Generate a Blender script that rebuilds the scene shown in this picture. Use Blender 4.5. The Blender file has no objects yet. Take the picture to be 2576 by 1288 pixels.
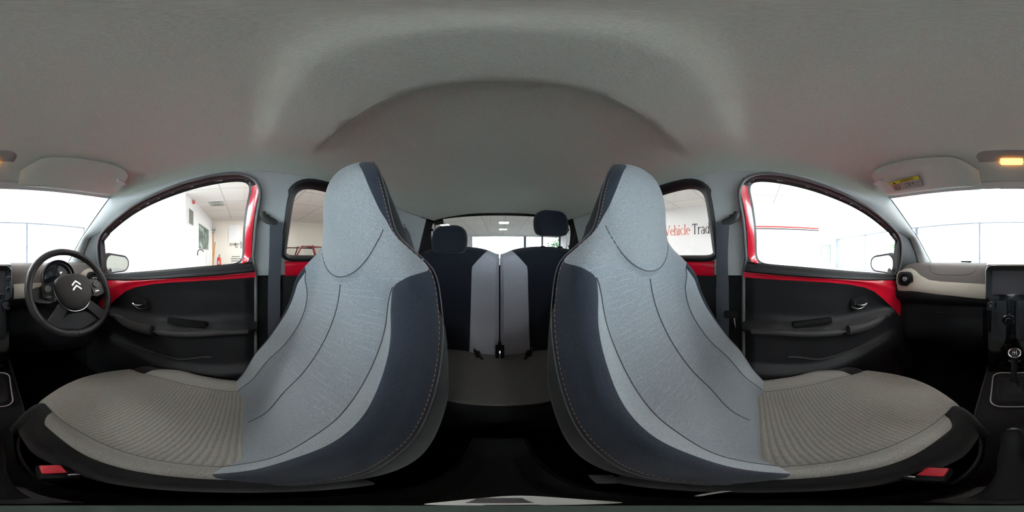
import bpy, bmesh, math, random
from mathutils import Vector, Matrix
random.seed(7)
sin, cos, tan, pi, rad = math.sin, math.cos, math.tan, math.pi, math.radians
S = bpy.context.scene
COL = S.collection
H = 1.03                      # eye height above the showroom floor; all coordinates below are relative to the eye

# ------------------------------------------------------------------ camera, world, exposure
cd = bpy.data.cameras.new('panorama_camera')
cd.type = 'PANO'
cd.panorama_type = 'EQUIRECTANGULAR'
cd.latitude_min, cd.latitude_max = -pi / 2, pi / 2
cd.longitude_min, cd.longitude_max = -pi, pi
cd.clip_start, cd.clip_end = 0.004, 200
cam = bpy.data.objects.new('panorama_camera', cd)
COL.objects.link(cam)
cam.location = (0, 0, H)
cam.rotation_euler = (rad(90), 0, rad(-4.33))
S.camera = cam
S.view_settings.view_transform = 'Standard'
S.view_settings.look = 'None'
S.view_settings.exposure = 0.40
S.view_settings.gamma = 1
S.view_settings.use_curve_mapping = False
cy = S.cycles
cy.use_denoising = True
cy.max_bounces = 8
cy.diffuse_bounces = 5
cy.glossy_bounces = 3
cy.transparent_max_bounces = 16
cy.caustics_reflective = False
cy.caustics_refractive = False
cy.sample_clamp_indirect = 6
W = bpy.data.worlds.new('overcast_daylight')
S.world = W
W.use_nodes = True
WN = W.node_tree.nodes
WN['Background'].inputs[0].default_value = (0.88, 0.97, 1.08, 1)
WN['Background'].inputs[1].default_value = 16.0

# daylight portals at the showroom's big windows (help the sky light through them)
def portal(name, loc, rot, sx, sy):
    l = bpy.data.lights.new(name, 'AREA'); l.shape = 'RECTANGLE'; l.size = sx; l.size_y = sy
    l.cycles.is_portal = True
    o = bpy.data.objects.new(name, l); COL.objects.link(o)
    o.location = (loc[0], loc[1], loc[2] + H); o.rotation_euler = rot
portal('daylight_portal', (3.7, -6.66, 0.2), (rad(90), 0, rad(180)), 16.4, 2.5)
portal('daylight_portal', (2.2, 15.16, 0.45), (rad(90), 0, 0), 9.6, 2.9)

# ------------------------------------------------------------------ materials
def lin(c):
    return tuple(((v / 255) / 12.92 if v / 255 <= .04045 else ((v / 255 + .055) / 1.055) ** 2.4) for v in c) + (1,)

def newmat(name):
    m = bpy.data.materials.new(name); m.use_nodes = True
    return m, m.node_tree.nodes, m.node_tree.links, m.node_tree.nodes['Principled BSDF']

def mat(name, col, rough=.6, metal=0, coat=0, bump=0, scale=200, var=0, spec=.5, stretch=None, emit=None, es=0):
    """plain procedural surface: noise-varied colour and fine bump"""
    m, N, L, B = newmat(name)
    c = lin(col)
    B.inputs['Base Color'].default_value = c
    B.inputs['Roughness'].default_value = rough
    B.inputs['Metallic'].default_value = metal
    B.inputs['Specular IOR Level'].default_value = spec
    if coat: B.inputs['Coat Weight'].default_value = coat; B.inputs['Coat Roughness'].default_value = .05
    if emit: B.inputs['Emission Color'].default_value = lin(emit); B.inputs['Emission Strength'].default_value = es
    if bump or var:
        tc = N.new('ShaderNodeTexCoord'); mp = N.new('ShaderNodeMapping')
        L.new(tc.outputs['Object'], mp.inputs[0])
        if stretch: mp.inputs['Scale'].default_value = stretch
        n = N.new('ShaderNodeTexNoise'); n.inputs['Scale'].default_value = scale; n.inputs['Detail'].default_value = 3
        L.new(mp.outputs[0], n.inputs['Vector'])
        if var:
            mx = N.new('ShaderNodeMix'); mx.data_type = 'RGBA'
            mr = N.new('ShaderNodeMapRange'); mr.inputs[1].default_value = .3; mr.inputs[2].default_value = .7
            L.new(n.outputs[0], mr.inputs[0]); L.new(mr.outputs[0], mx.inputs[0])
            mx.inputs[6].default_value = tuple(max(0, v * (1 - var)) for v in c[:3]) + (1,)
            mx.inputs[7].default_value = tuple(min(1, v * (1 + var)) for v in c[:3]) + (1,)
            L.new(mx.outputs[2], B.inputs['Base Color'])
        if bump:
            b = N.new('ShaderNodeBump'); b.inputs['Strength'].default_value = bump; b.inputs['Distance'].default_value = .002
            L.new(n.outputs[0], b.inputs['Height']); L.new(b.outputs[0], B.inputs['Normal'])
    return m

def glass(name, tint, gloss=.06):
    m, N, L, B = newmat(name); N.remove(B)
    out = N['Material Output']
    t = N.new('ShaderNodeBsdfTransparent'); t.inputs[0].default_value = tuple(tint) + (1,)
    g = N.new('ShaderNodeBsdfGlossy'); g.inputs['Roughness'].default_value = .02
    mx = N.new('ShaderNodeMixShader'); mx.inputs[0].default_value = gloss
    L.new(t.outputs[0], mx.inputs[1]); L.new(g.outputs[0], mx.inputs[2]); L.new(mx.outputs[0], out.inputs[0])
    return m

def fabric(name, base, ribs=None, lines=False):
    """heathered woven cloth; ribs = spacing of sewn ribs across the seat; lines = fine pale threads"""
    m, N, L, B = newmat(name)
    c = lin(base); B.inputs['Roughness'].default_value = .95; B.inputs['Specular IOR Level'].default_value = .1
    B.inputs['Sheen Weight'].default_value = .15
    tc = N.new('ShaderNodeTexCoord')
    n = N.new('ShaderNodeTexNoise'); n.inputs['Scale'].default_value = 420; n.inputs['Detail'].default_value = 4
    L.new(tc.outputs['Object'], n.inputs['Vector'])
    mr = N.new('ShaderNodeMapRange'); mr.inputs[1].default_value = .3; mr.inputs[2].default_value = .7
    L.new(n.outputs[0], mr.inputs[0])
    mx = N.new('ShaderNodeMix'); mx.data_type = 'RGBA'; L.new(mr.outputs[0], mx.inputs[0])
    mx.inputs[6].default_value = tuple(v * .78 for v in c[:3]) + (1,)
    mx.inputs[7].default_value = tuple(min(1, v * 1.22) for v in c[:3]) + (1,)
    col = mx.outputs[2]; hgt = n.outputs[0]; strength = .25
    sep = N.new('ShaderNodeSeparateXYZ'); L.new(tc.outputs['Object'], sep.inputs[0])
    def M(op, a, b=None):
        k = N.new('ShaderNodeMath'); k.operation = op
        for i, v in enumerate((a, b)):
            if v is None: continue
            if isinstance(v, (int, float)): k.inputs[i].default_value = v
            else: L.new(v, k.inputs[i])
        return k.outputs[0]
    if ribs:
        nn = N.new('ShaderNodeTexNoise'); nn.inputs['Scale'].default_value = 14; L.new(tc.outputs['Object'], nn.inputs['Vector'])
        yy = M('ADD', sep.outputs[1], M('MULTIPLY', nn.outputs[0], .006))
        s = M('SINE', M('MULTIPLY', yy, 2 * pi / ribs))
        xr = M('SINE', M('MULTIPLY', sep.outputs[0], 2 * pi / .022))
        groove = M('POWER', M('MULTIPLY', M('ADD', s, 1), .5), .6)
        hgt = M('ADD', M('MULTIPLY', groove, 2.2), M('MULTIPLY', xr, .12))
        strength = .3
        m2 = N.new('ShaderNodeMix'); m2.data_type = 'RGBA'; m2.blend_type = 'MULTIPLY'
        L.new(M('MULTIPLY', M('SUBTRACT', 1, groove), .28), m2.inputs[0]); L.new(col, m2.inputs[6])
        m2.inputs[7].default_value = (.35, .33, .3, 1); col = m2.outputs[2]
    if lines:
        # scattered pale weft threads, broken up along their length
        w = N.new('ShaderNodeTexWave'); w.wave_type = 'BANDS'; w.bands_direction = 'Z'
        mp = N.new('ShaderNodeMapping'); mp.inputs['Rotation'].default_value = (0, rad(6), 0)
        L.new(tc.outputs['Object'], mp.inputs[0]); L.new(mp.outputs[0], w.inputs['Vector'])
        w.inputs['Scale'].default_value = 26; w.inputs['Distortion'].default_value = .9; w.inputs['Detail Scale'].default_value = 2
        n3 = N.new('ShaderNodeTexNoise'); n3.inputs['Scale'].default_value = 30
        mp2 = N.new('ShaderNodeMapping'); mp2.inputs['Scale'].default_value = (.5, .5, 4)
        L.new(tc.outputs['Object'], mp2.inputs[0]); L.new(mp2.outputs[0], n3.inputs['Vector'])
        thin = M('GREATER_THAN', w.outputs['Fac'], .985)
        brk = M('GREATER_THAN', n3.outputs[0], .5)
        # only the upper half of the backrest carries them
        up = M('GREATER_THAN', sep.outputs[2], .47)
        k = M('MULTIPLY', M('MULTIPLY', thin, brk), up)
        m3 = N.new('ShaderNodeMix'); m3.data_type = 'RGBA'; L.new(M('MULTIPLY', k, .20), m3.inputs[0])
        L.new(col, m3.inputs[6]); m3.inputs[7].default_value = lin((205, 208, 214)); col = m3.outputs[2]
    L.new(col, B.inputs['Base Color'])
    b = N.new('ShaderNodeBump'); b.inputs['Strength'].default_value = strength; b.inputs['Distance'].default_value = .0015
    L.new(hgt, b.inputs['Height']); L.new(b.outputs[0], B.inputs['Normal'])
    return m

M_ = {}
M_['liner'] = mat('headliner_cloth', (224, 230, 219), .95, bump=.3, scale=300, var=.06, spec=.1)
M_['pillar'] = mat('pale_grey_trim', (214, 219, 220), .7, bump=.1, scale=400, spec=.3)
M_['black'] = mat('black_grained_plastic', (34, 34, 37), .55, bump=.35, scale=700, spec=.4)
M_['matte'] = mat('matt_black_plastic', (24, 24, 26), .8, bump=.2, scale=500, spec=.3)
M_['softblack'] = mat('soft_grey_black_plastic', (62, 61, 61), .6, bump=.35, scale=700, spec=.35)
M_['dashpad'] = mat('charcoal_dash_skin', (116, 112, 110), .75, bump=.3, scale=600, spec=.3)
M_['silver'] = mat('satin_champagne_plastic', (206, 200, 186), .42, spec=.5, bump=.08, scale=900)
M_['gloss'] = mat('gloss_black_plastic', (12, 12, 14), .08, coat=.5, spec=.6)
M_['rubber'] = mat('black_window_rubber', (26, 27, 30), .5, bump=.1, scale=400)
M_['seal'] = mat('grey_door_seal', (120, 122, 122), .55)
M_['red'] = mat('red_car_paint', (226, 24, 52), .22, coat=1.0, spec=.6)
M_['chrome'] = mat('chrome', (225, 226, 228), .09, metal=1)
M_['bright_trim'] = mat('bright_silver_trim', (240, 240, 240), .3, metal=.3)
M_['badge'] = mat('satin_silver', (200, 200, 200), .35, metal=.5)
M_['steel'] = mat('brushed_steel', (170, 172, 175), .3, metal=1)
M_['leather'] = mat('dark_leather', (44, 42, 42), .42, bump=.4, scale=350, spec=.5)
M_['hub'] = mat('hub_grained_plastic', (58, 54, 52), .6, bump=.35, scale=600, spec=.35)
M_['light_cloth'] = fabric('light_grey_heather_cloth', (130, 133, 137))
M_['light_lined'] = fabric('light_grey_lined_cloth', (128, 133, 139), lines=True)
M_['light_ribbed'] = fabric('warm_lit_ribbed_cloth', (152, 149, 141), ribs=.0105)  # beige base has the cushion's warm bounce light painted in
M_['cushion_bolster'] = fabric('warm_lit_bolster_cloth', (150, 147, 140))  # same pale cloth, warm bounce light put into its beige
M_['bolster'] = fabric('pale_bolster_cloth', (146, 151, 155))
M_['dark_cloth'] = fabric('dark_blue_grey_cloth', (44, 48, 57))
M_['side_cloth'] = fabric('charcoal_side_cloth', (38, 37, 37))
M_['rear_dark'] = fabric('black_rear_cloth', (36, 39, 49))
M_['seam'] = mat('sewn_seam', (70, 72, 76), .9)
M_['thread'] = mat('rust_thread', (132, 96, 84), .8)
M_['webbing'] = mat('belt_webbing', (84, 88, 96), .8, bump=.3, scale=500, stretch=(1, 1, .1))
M_['buckle_red'] = mat('red_button', (214, 42, 58), .4)
M_['carpet'] = mat('black_carpet', (20, 19, 19), 1, bump=1, scale=300, var=.3, spec=.05)
M_['screen'] = mat('dark_screen', (58, 56, 62), .25, spec=.5)
M_['white_print'] = mat('white_print', (215, 218, 222), .6)
M_['lens'] = mat('lit_amber_lens', (255, 200, 130), .3, emit=(255, 160, 70), es=5)
M_['lamp_shell'] = mat('grey_lamp_housing', (165, 160, 155), .6)
M_['glass'] = glass('clear_car_glass', (.93, .955, .94), .05)
M_['tint'] = glass('privacy_glass', (.42, .413, .40), .03)
M_['pane'] = glass('window_pane_glass', (.96, .98, .97), .04)
M_['mirror'] = mat('mirror_glass', (235, 238, 240), .02, metal=1)
M_['cover'] = mat('gauge_cover', (30, 32, 40), .08, coat=.6)
M_['yellow'] = mat('yellow_label', (212, 205, 50), .6)
M_['label_white'] = mat('white_label', (190, 184, 178), .6)
M_['ink'] = mat('black_ink', (30, 30, 28), .6)
M_['label_red'] = mat('red_ink', (170, 60, 60), .6)
M_['wall'] = mat('white_emulsion', (240, 240, 238), .9, bump=.05, scale=40)
M_['wall_cream'] = mat('cream_emulsion', (238, 232, 220), .9, bump=.05, scale=40)
M_['sfloor'] = mat('pale_floor_tile', (222, 224, 226), .35, var=.05, scale=3)
M_['frame'] = mat('grey_window_frame', (96, 104, 118), .5)
M_['panel'] = mat('lit_ceiling_panel', (255, 255, 250), .5, emit=(250, 252, 255), es=70)
M_['spot'] = mat('lit_downlight', (255, 240, 220), .5, emit=(255, 226, 180), es=60)
M_['vent'] = mat('vent_grey', (120, 122, 112), .6)
M_['wood'] = mat('door_wood', (176, 120, 70), .5, var=.2, scale=6, stretch=(8, 8, .6))
M_['fire_red'] = mat('signal_red', (178, 40, 30), .4)
M_['dark_grey'] = mat('dark_grey_metal', (70, 72, 74), .5)
M_['sign_red'] = mat('terracotta_lettering', (196, 92, 66), .6)
M_['sign_black'] = mat('black_lettering', (40, 40, 44), .6)
M_['stripe_red'] = mat('red_stripe', (205, 50, 45), .6)
M_['maroon'] = mat('maroon_paint', (120, 26, 32), .25, coat=1)
M_['blue'] = mat('pale_blue_paint', (96, 130, 168), .3, coat=1)
M_['dim_ground'] = mat('dimming_ground', (84, 84, 86), .95, var=.1, scale=8)  # dark ground tone, added to cut light bounced onto the rear ceiling
M_['hatch'] = glass('dark_hatch_glass', (.19, .188, .184), .02)
M_['leaf'] = mat('leaf_green', (70, 120, 62), .8, var=.4, scale=12)
M_['bark'] = mat('bark', (96, 78, 60), .9)
M_['asphalt'] = mat('pale_concrete', (225, 224, 220), .95, var=.05, scale=8)
M_['stand'] = mat('grey_green_stand', (66, 76, 70), .5)
M_['pale_plastic'] = mat('pale_grey_plastic', (240, 240, 234), .4)
M_['dim_tag'] = mat('grey_tag', (92, 88, 90), .8)
def tile_mat():
    m, N, L, B = newmat('ceiling_tiles'); B.inputs['Roughness'].default_value = .95
    tc = N.new('ShaderNodeTexCoord'); mp = N.new('ShaderNodeMapping')
    L.new(tc.outputs['Object'], mp.inputs[0])
    br = N.new('ShaderNodeTexBrick'); br.offset = 0; br.inputs['Scale'].default_value = 1
    br.inputs['Brick Width'].default_value = .6 * 2; br.inputs['Row Height'].default_value = .6 * 2
    br.inputs['Mortar Size'].default_value = .016; br.inputs['Mortar Smooth'].default_value = .1
    br.inputs['Color1'].default_value = lin((224, 220, 212)); br.inputs['Color2'].default_value = lin((219, 215, 208))
    br.inputs['Mortar'].default_value = lin((176, 172, 164))
    L.new(mp.outputs[0], br.inputs['Vector']); L.new(br.outputs[0], B.inputs['Base Color'])
    return m
M_['tiles'] = tile_mat()
def poster_mat():
    m, N, L, B = newmat('poster_print'); B.inputs['Roughness'].default_value = .4
    tc = N.new('ShaderNodeTexCoord'); n = N.new('ShaderNodeTexNoise'); n.inputs['Scale'].default_value = 3.2; n.inputs['Detail'].default_value = 5
    L.new(tc.outputs['Object'], n.inputs['Vector']); r = N.new('ShaderNodeValToRGB')
    e = r.color_ramp.elements; e[0].position = .35; e[0].color = lin((38, 48, 46)); e[1].position = .7; e[1].color = lin((190, 204, 190))
    k = e.new(.5); k.color = lin((84, 104, 98)); k = e.new(.58); k.color = lin((128, 148, 130))
    L.new(n.outputs[0], r.inputs[0]); L.new(r.outputs[0], B.inputs['Base Color'])
    return m
M_['poster'] = poster_mat()

# ------------------------------------------------------------------ object helpers
def mset(*names): return [M_[n] for n in names]

def origin_of(o):
    return Vector((0, 0, 0)) if o is None else Vector(o['_org'])

def thing(name, label, cat, loc=(0, 0, 0), group=None, kind=None):
    o = bpy.data.objects.new(name, None); COL.objects.link(o)
    o.empty_display_size = .05
    o.location = (loc[0], loc[1], loc[2] + H); o['_org'] = list(loc)
    if label: o['label'] = label
    if cat: o['category'] = cat
    if group: o['group'] = group
    if kind: o['kind'] = kind
    return o

def obj(name, bm, mats, parent=None, loc=None, smooth=True, label=None, cat=None, group=None, kind=None, angle=40, weld=True):
    """one mesh object out of a bmesh whose vertices are in eye-relative coordinates"""
    if weld: bmesh.ops.remove_doubles(bm, verts=bm.verts, dist=.00002)
    org = origin_of(parent) if parent is not None else Vector(loc or (0, 0, 0))
    for v in bm.verts: v.co -= org
    bmesh.ops.recalc_face_normals(bm, faces=bm.faces)
    me = bpy.data.meshes.new(name); bm.to_mesh(me); bm.free()
    for m in (mats if isinstance(mats, list) else [mats]): me.materials.append(m)
    o = bpy.data.objects.new(name, me); COL.objects.link(o)
    if smooth:
        for p in me.polygons: p.use_smooth = True
        try: me.set_sharp_from_angle(angle=rad(angle))
        except Exception: pass
    if parent is not None: o.parent = parent
    else: o.location = (org.x, org.y, org.z + H)
    o['_org'] = list(org)
    if label: o['label'] = label
    if cat: o['category'] = cat
    if group: o['group'] = group
    if kind: o['kind'] = kind
    return o

def B(): return bmesh.new()

def box(bm, c, s, mi=0, bev=0, R=None, seg=2):
    c = Vector(c); vs = []
    r = bmesh.ops.create_cube(bm, size=1)
    for v in r['verts']: v.co = Vector((v.co.x * s[0], v.co.y * s[1], v.co.z * s[2]))
    vs = r['verts']
    fs = set(f for v in vs for f in v.link_faces)
    if bev:
        es = list(set(e for v in vs for e in v.link_edges))
        q = bmesh.ops.bevel(bm, geom=es, offset=bev, segments=seg, affect='EDGES', profile=.5)
        vs = list(set([v for v in vs if v.is_valid] + [v for v in q['verts']]))
        fs = set(f for v in vs for f in v.link_faces)
    for v in vs:
        if R is not None: v.co = R @ v.co
        v.co += c
    for f in fs: f.material_index = mi
    return bm

def grid(bm, rows, mi=0, cu=False, cv=False, mfun=None):
    """rows of points -> quads. cu closes along a row, cv closes across the rows"""
    V = [[bm.verts.new(p) for p in r] for r in rows]
    nr, nc = len(V), len(V[0])
    for i in range(nr if cv else nr - 1):
        for j in range(nc if cu else nc - 1):
            a, b, c, d = V[i][j], V[i][(j + 1) % nc], V[(i + 1) % nr][(j + 1) % nc], V[(i + 1) % nr][j]
            try: f = bm.faces.new((a, b, c, d))
            except ValueError: continue
            f.material_index = mfun(i, j) if mfun else mi
    return V

def cap(bm, ring, mi=0):
    try:
        f = bm.faces.new(ring); f.material_index = mi
    except ValueError: pass

def tube(bm, pts, r, seg=8, mi=0, closed=False, caps=True, flat=None):
    pts = [Vector(p) for p in pts]; n = len(pts); rings = []
    up = None
    for i, p in enumerate(pts):
        if closed: t = pts[(i + 1) % n] - pts[i - 1]
        else: t = pts[min(i + 1, n - 1)] - pts[max(i - 1, 0)]
        t = t.normalized()
        if up is None:
            up = Vector((0, 0, 1)) if abs(t.z) < .9 else Vector((1, 0, 0))
        a = t.cross(up)
        if a.length < 1e-6: a = t.orthogonal()
        a.normalize(); b = a.cross(t).normalized(); up = b
        rr = r[min(len(r) - 1, round(i * (len(r) - 1) / max(1, n - 1)))] if isinstance(r, (list, tuple)) else r
        k1, k2 = (1, 1) if flat is None else flat
        rings.append([p + a * cos(2 * pi * k / seg) * rr * k1 + b * sin(2 * pi * k / seg) * rr * k2 for k in range(seg)])
    V = grid(bm, rings, mi, cu=True, cv=closed)
    if caps and not closed:
        cap(bm, V[0], mi); cap(bm, V[-1], mi)
    return V

def frameM(axis, up=(0, 0, 1)):
    """rotation whose local Z is axis and local Y is as near as possible to up"""
    z = Vector(axis).normalized(); y = Vector(up); x = y.cross(z)
    if x.length < 1e-5: x = Vector((1, 0, 0)).cross(z)
    x.normalize(); y = z.cross(x)
    return Matrix((x, y, z)).transposed()

def lathe(bm, prof, c, axis=(0, 0, 1), seg=24, mi=0, capends=True):
    R = frameM(axis, (0, 1, 0) if abs(Vector(axis).normalized().y) < .9 else (0, 0, 1)); c = Vector(c)
    rows = [[c + R @ Vector((r * cos(2 * pi * k / seg), r * sin(2 * pi * k / seg), h)) for k in range(seg)] for r, h in prof]
    V = grid(bm, rows, mi, cu=True)
    if capends:
        cap(bm, V[0], mi); cap(bm, V[-1], mi)
    return V

def prism(bm, pts, d, mi=0, mi_side=None):
    d = Vector(d); a = [bm.verts.new(Vector(p)) for p in pts]; b = [bm.verts.new(Vector(p) + d) for p in pts]
    f = bm.faces.new(a); f.material_index = mi
    f = bm.faces.new(b[::-1]); f.material_index = mi
    for i in range(len(a)):
        f = bm.faces.new((a[i], b[i], b[(i + 1) % len(a)], a[(i + 1) % len(a)])); f.material_index = mi if mi_side is None else mi_side

def rrect(w, h, r, n=5):
    """rounded rectangle outline, 2-D, centred"""
    o = []
    for cx, cyy, a0 in ((w / 2 - r, h / 2 - r, 0), (-w / 2 + r, h / 2 - r, 90), (-w / 2 + r, -h / 2 + r, 180), (w / 2 - r, -h / 2 + r, 270)):
        for k in range(n + 1):
            a = rad(a0 + 90 * k / n); o.append((cx + r * cos(a), cyy + r * sin(a)))
    return o

def text_bm(bm, s, size, R, c, depth=.001, mi=0, align='CENTER'):
    cu = bpy.data.curves.new('t', 'FONT'); cu.body = s; cu.size = size; cu.extrude = depth; cu.align_x = align; cu.align_y = 'CENTER'
    o = bpy.data.objects.new('t', cu); COL.objects.link(o)
    dg = bpy.context.evaluated_depsgraph_get(); me = bpy.data.meshes.new_from_object(o.evaluated_get(dg))
    n0 = len(bm.verts); f0 = len(bm.faces); bm.from_mesh(me); bm.verts.ensure_lookup_table(); bm.faces.ensure_lookup_table()
    for v in bm.verts[n0:]: v.co = R @ v.co + Vector(c)
    for f in bm.faces[f0:]: f.material_index = mi
    bpy.data.objects.remove(o); bpy.data.curves.remove(cu); bpy.data.meshes.remove(me)

def interp(tab, x):
    if x <= tab[0][0]: return tab[0][1]
    for (a, va), (b, vb) in zip(tab, tab[1:]):
        if x <= b:
            t = (x - a) / (b - a); return va + (vb - va) * t
    return tab[-1][1]

def sinterp(tab, x):
    """smooth (monotone-ish cubic) table look-up"""
    n = len(tab)
    if x <= tab[0][0]: return tab[0][1]
    if x >= tab[-1][0]: return tab[-1][1]
    for i in range(n - 1):
        if x <= tab[i + 1][0]:
            x0, y0 = tab[i]; x1, y1 = tab[i + 1]; h = x1 - x0; t = (x - x0) / h
            m0 = (tab[i + 1][1] - tab[i - 1][1]) / (tab[i + 1][0] - tab[i - 1][0]) if i > 0 else (y1 - y0) / h
            m1 = (tab[i + 2][1] - y0) / (tab[i + 2][0] - x0) if i + 2 < n else (y1 - y0) / h
            return (2 * t ** 3 - 3 * t * t + 1) * y0 + (t ** 3 - 2 * t * t + t) * h * m0 + (-2 * t ** 3 + 3 * t * t) * y1 + (t ** 3 - t * t) * h * m1

def sst(a, b, x):
    t = min(1, max(0, (x - a) / (b - a))); return t * t * (3 - 2 * t)

def ray(u, v):
    """measured direction in the photograph -> direction in the car's frame (+y = rear of car)"""
    a = (u - 1257) * 2 * pi / 2576; e = (644 - v) * pi / 1288
    return Vector((sin(a) * cos(e), cos(a) * cos(e), sin(e)))

def hit(u, v, f, t0=.05, t1=3.0, n=300):
    """first crossing of the surface f(p)=0 along a measured direction"""
    d = ray(u, v); prev = f(d * t0)
    for i in range(1, n + 1):
        t = t0 + (t1 - t0) * i / n; val = f(d * t)
        if (val > 0) != (prev > 0):
            a, b = t0 + (t1 - t0) * (i - 1) / n, t
            for _ in range(30):
                m = (a + b) / 2
                if (f(d * m) > 0) == (prev > 0): a = m
                else: b = m
            return d * ((a + b) / 2)
        prev = val
    return d * t1

def XS(z, y=0):
    """inner surface of the body side (half width at height z)"""
    x = .60 - .27 * z if z > -.1 else .627 + (z + .1) * .02
    if y > .6: x -= .06 * ((y - .6) / .5) ** 2
    return x

def side_pt(u, v):
    p = hit(u, v, lambda p: p.x - XS(p.z, p.y)); return (p.y, p.z)

def chaikin(pts, k=2, closed=True):
    for _ in range(k):
        o = []; n = len(pts)
        rng = range(n) if closed else range(n - 1)
        if not closed: o.append(pts[0])
        for i in rng:
            a, b = pts[i], pts[(i + 1) % n]
            o.append(tuple(a[j] * .75 + b[j] * .25 for j in range(len(a)))); o.append(tuple(a[j] * .25 + b[j] * .75 for j in range(len(a))))
        if not closed: o.append(pts[-1])
        pts = o
    return pts

def resample(pts, n, closed=True):
    P = [Vector(p) for p in pts]
    if closed: P = P + [P[0]]
    L = [0]
    for a, b in zip(P, P[1:]): L.append(L[-1] + (b - a).length)
    out = []; m = n if closed else n - 1; j = 0
    for k in range(n):
        s = L[-1] * k / m
        while j < len(L) - 2 and L[j + 1] < s: j += 1
        t = (s - L[j]) / max(1e-9, L[j + 1] - L[j]); out.append(P[j].lerp(P[j + 1], t))
    return out

def offset2(P, d):
    """offset a closed 2-D outline outwards by d (number or function of the point)"""
    n = len(P); ar = sum(P[i][0] * P[(i + 1) % n][1] - P[(i + 1) % n][0] * P[i][1] for i in range(n))
    sg = 1 if ar > 0 else -1; out = []
    for i in range(n):
        t = Vector(P[(i + 2) % n][:2]) - Vector(P[i - 2][:2])
        t.normalize(); nn = Vector((t.y, -t.x)) * sg; dd = d(P[i], nn) if callable(d) else d
        out.append((P[i][0] + nn.x * dd, P[i][1] + nn.y * dd))
    return out

def inside(P, y, z):
    c = False; n = len(P)
    for i in range(n):
        a, b = P[i], P[i - 1]
        if (a[1] > z) != (b[1] > z) and y < (b[0] - a[0]) * (z - a[1]) / (b[1] - a[1]) + a[0]: c = not c
    return c

# ------------------------------------------------------------------ measured outlines of the car
GF = [side_pt(*p) for p in ((1900, 664), (1902, 640), (1902, 575), (1889, 492), (1877, 458), (1884, 449), (1963, 455), (2072, 483), (2180, 532), (2250, 592), (2262, 606), (2259, 640), (2256, 691), (2240, 690), (2060, 676), (1920, 665))]
GF = resample(chaikin(GF, 3), 120)
for _ in range(5): GF = [(GF[i - 1] + GF[i] * 2 + GF[(i + 1) % 120]) / 4 for i in range(120)]
GR = [(.160, .0), (.162, .03), (.172, .19), (.180, .235), (.208, .257), (.26, .262), (.42, .250), (.56, .215), (.66, .16), (.70, .09), (.69, .03), (.66, .0), (.5, -.0), (.25, -.0)]
GR = resample(chaikin(GR, 2), 110)

def zroof(y):
    z = sinterp([(-.64, .283), (-.58, .31), (-.48, .352), (-.3, .390), (-.1, .408), (.2, .412), (.55, .405), (.8, .375), (.98, .325), (1.10, .292)], y)
    return z
def rib(x, y):
    """cross-member swelling of the headliner behind the front seats"""
    yy = y + .05 * max(0, abs(x) - .25)
    k = sst(.015, .075, yy) * (1 - sst(.205, .228, yy))
    return .030 * k * (1 - sst(.34, .47, abs(x)))
def liner(f, y):
    s = 1 if f >= 0 else -1; a = abs(f)
    xe = sinterp([(-.56, .518), (-.4, .524), (-.2, .522), (0, .52), (.5, .522), (.8, .512), (1.1, .47)], y)
    zB = sinterp([(-.56, .285), (-.4, .272), (-.24, .284), (-.1, .298), (.0, .30), (.5, .292), (.8, .265), (1.1, .262)], y)
    z = zroof(y); z = z - (z - zB) * a ** 4
    return Vector((s * a * xe, y, z - rib(a * xe, y)))

# ------------------------------------------------------------------ cabin: ceiling, pillars, floor
bm = B(); rows = []
NV, NU = 150, 48
for i in range(NV + 1):
    v = i / NV; r = []
    for j in range(NU + 1):
        f = -1 + 2 * j / NU; yf = -.633 + .073 * f * f
        y = yf + (1.10 - yf) * v
        r.append(liner(f, y))
    rows.append(r)
grid(bm, rows)
bm2 = [[p + Vector((0, 0, .03)) for p in r] for r in rows]
grid(bm, bm2)
obj('ceiling', bm, M_['liner'], kind='structure', label='grey cloth headliner with a swollen cross rib above the front seats', loc=(0, 0, .3))

# black wide band where the headliner meets the windscreen
def wsurf(p): return p.z - (.29 + .62 * (p.y - .25 * p.x ** 2 + .62))
EDGE = [Vector((.518, -.56, .285)), Vector((.530, -.70, .198)), Vector((.541, -.844, .105)), Vector((.560, -.965, .026)), Vector((.579, -1.08, -.047))]
def wpt(f, t):
    """windscreen point: f across -1..1, t down 0..1"""
    e = resample(EDGE, 41, False)[int(round(t * 40))]
    x = f * e.x; zc = .282 + (-.075 - .282) * t; z = zc + (e.z - zc) * f * f
    y = (z - .29) / .62 - .62 + .25 * x * x
    return Vector((x, y, z))
bm = B(); grid(bm, [[wpt(-1 + 2 * j / 24, i / 40) + Vector((0, -.004, .004)) for j in range(25)] for i in range(41)])
ws = thing('window_1', 'windscreen glass above the dashboard', None, (0, -.63, .28), kind='structure')
obj('glass', bm, M_['glass'], ws)
bm = B()
loop = [wpt(-1 + 2 * j / 40, 0) for j in range(41)] + [wpt(1, i / 40) for i in range(1, 41)]
loop = [wpt(-1, i / 40) for i in range(40, 0, -1)] + loop
tube(bm, [p + Vector((0, .004, -.002)) for p in loop], .004, 6)
obj('rubber_edge', bm, M_['rubber'], ws)
bm = B()
L1 = [wpt(-1 + 2 * j / 60, 0) for j in range(61)]
grid(bm, [[p + Vector((0, .006, .010)) for p in L1], [p + Vector((0, .012, -.004)) for p in L1], [p + Vector((0, .002, -.006)) for p in L1]])
grid(bm, [[p + Vector((0, .030, .014)) for p in L1], [p + Vector((0, .012, -.004)) for p in L1]])
obj('header_edge', bm, M_['pillar'], ws)

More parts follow.
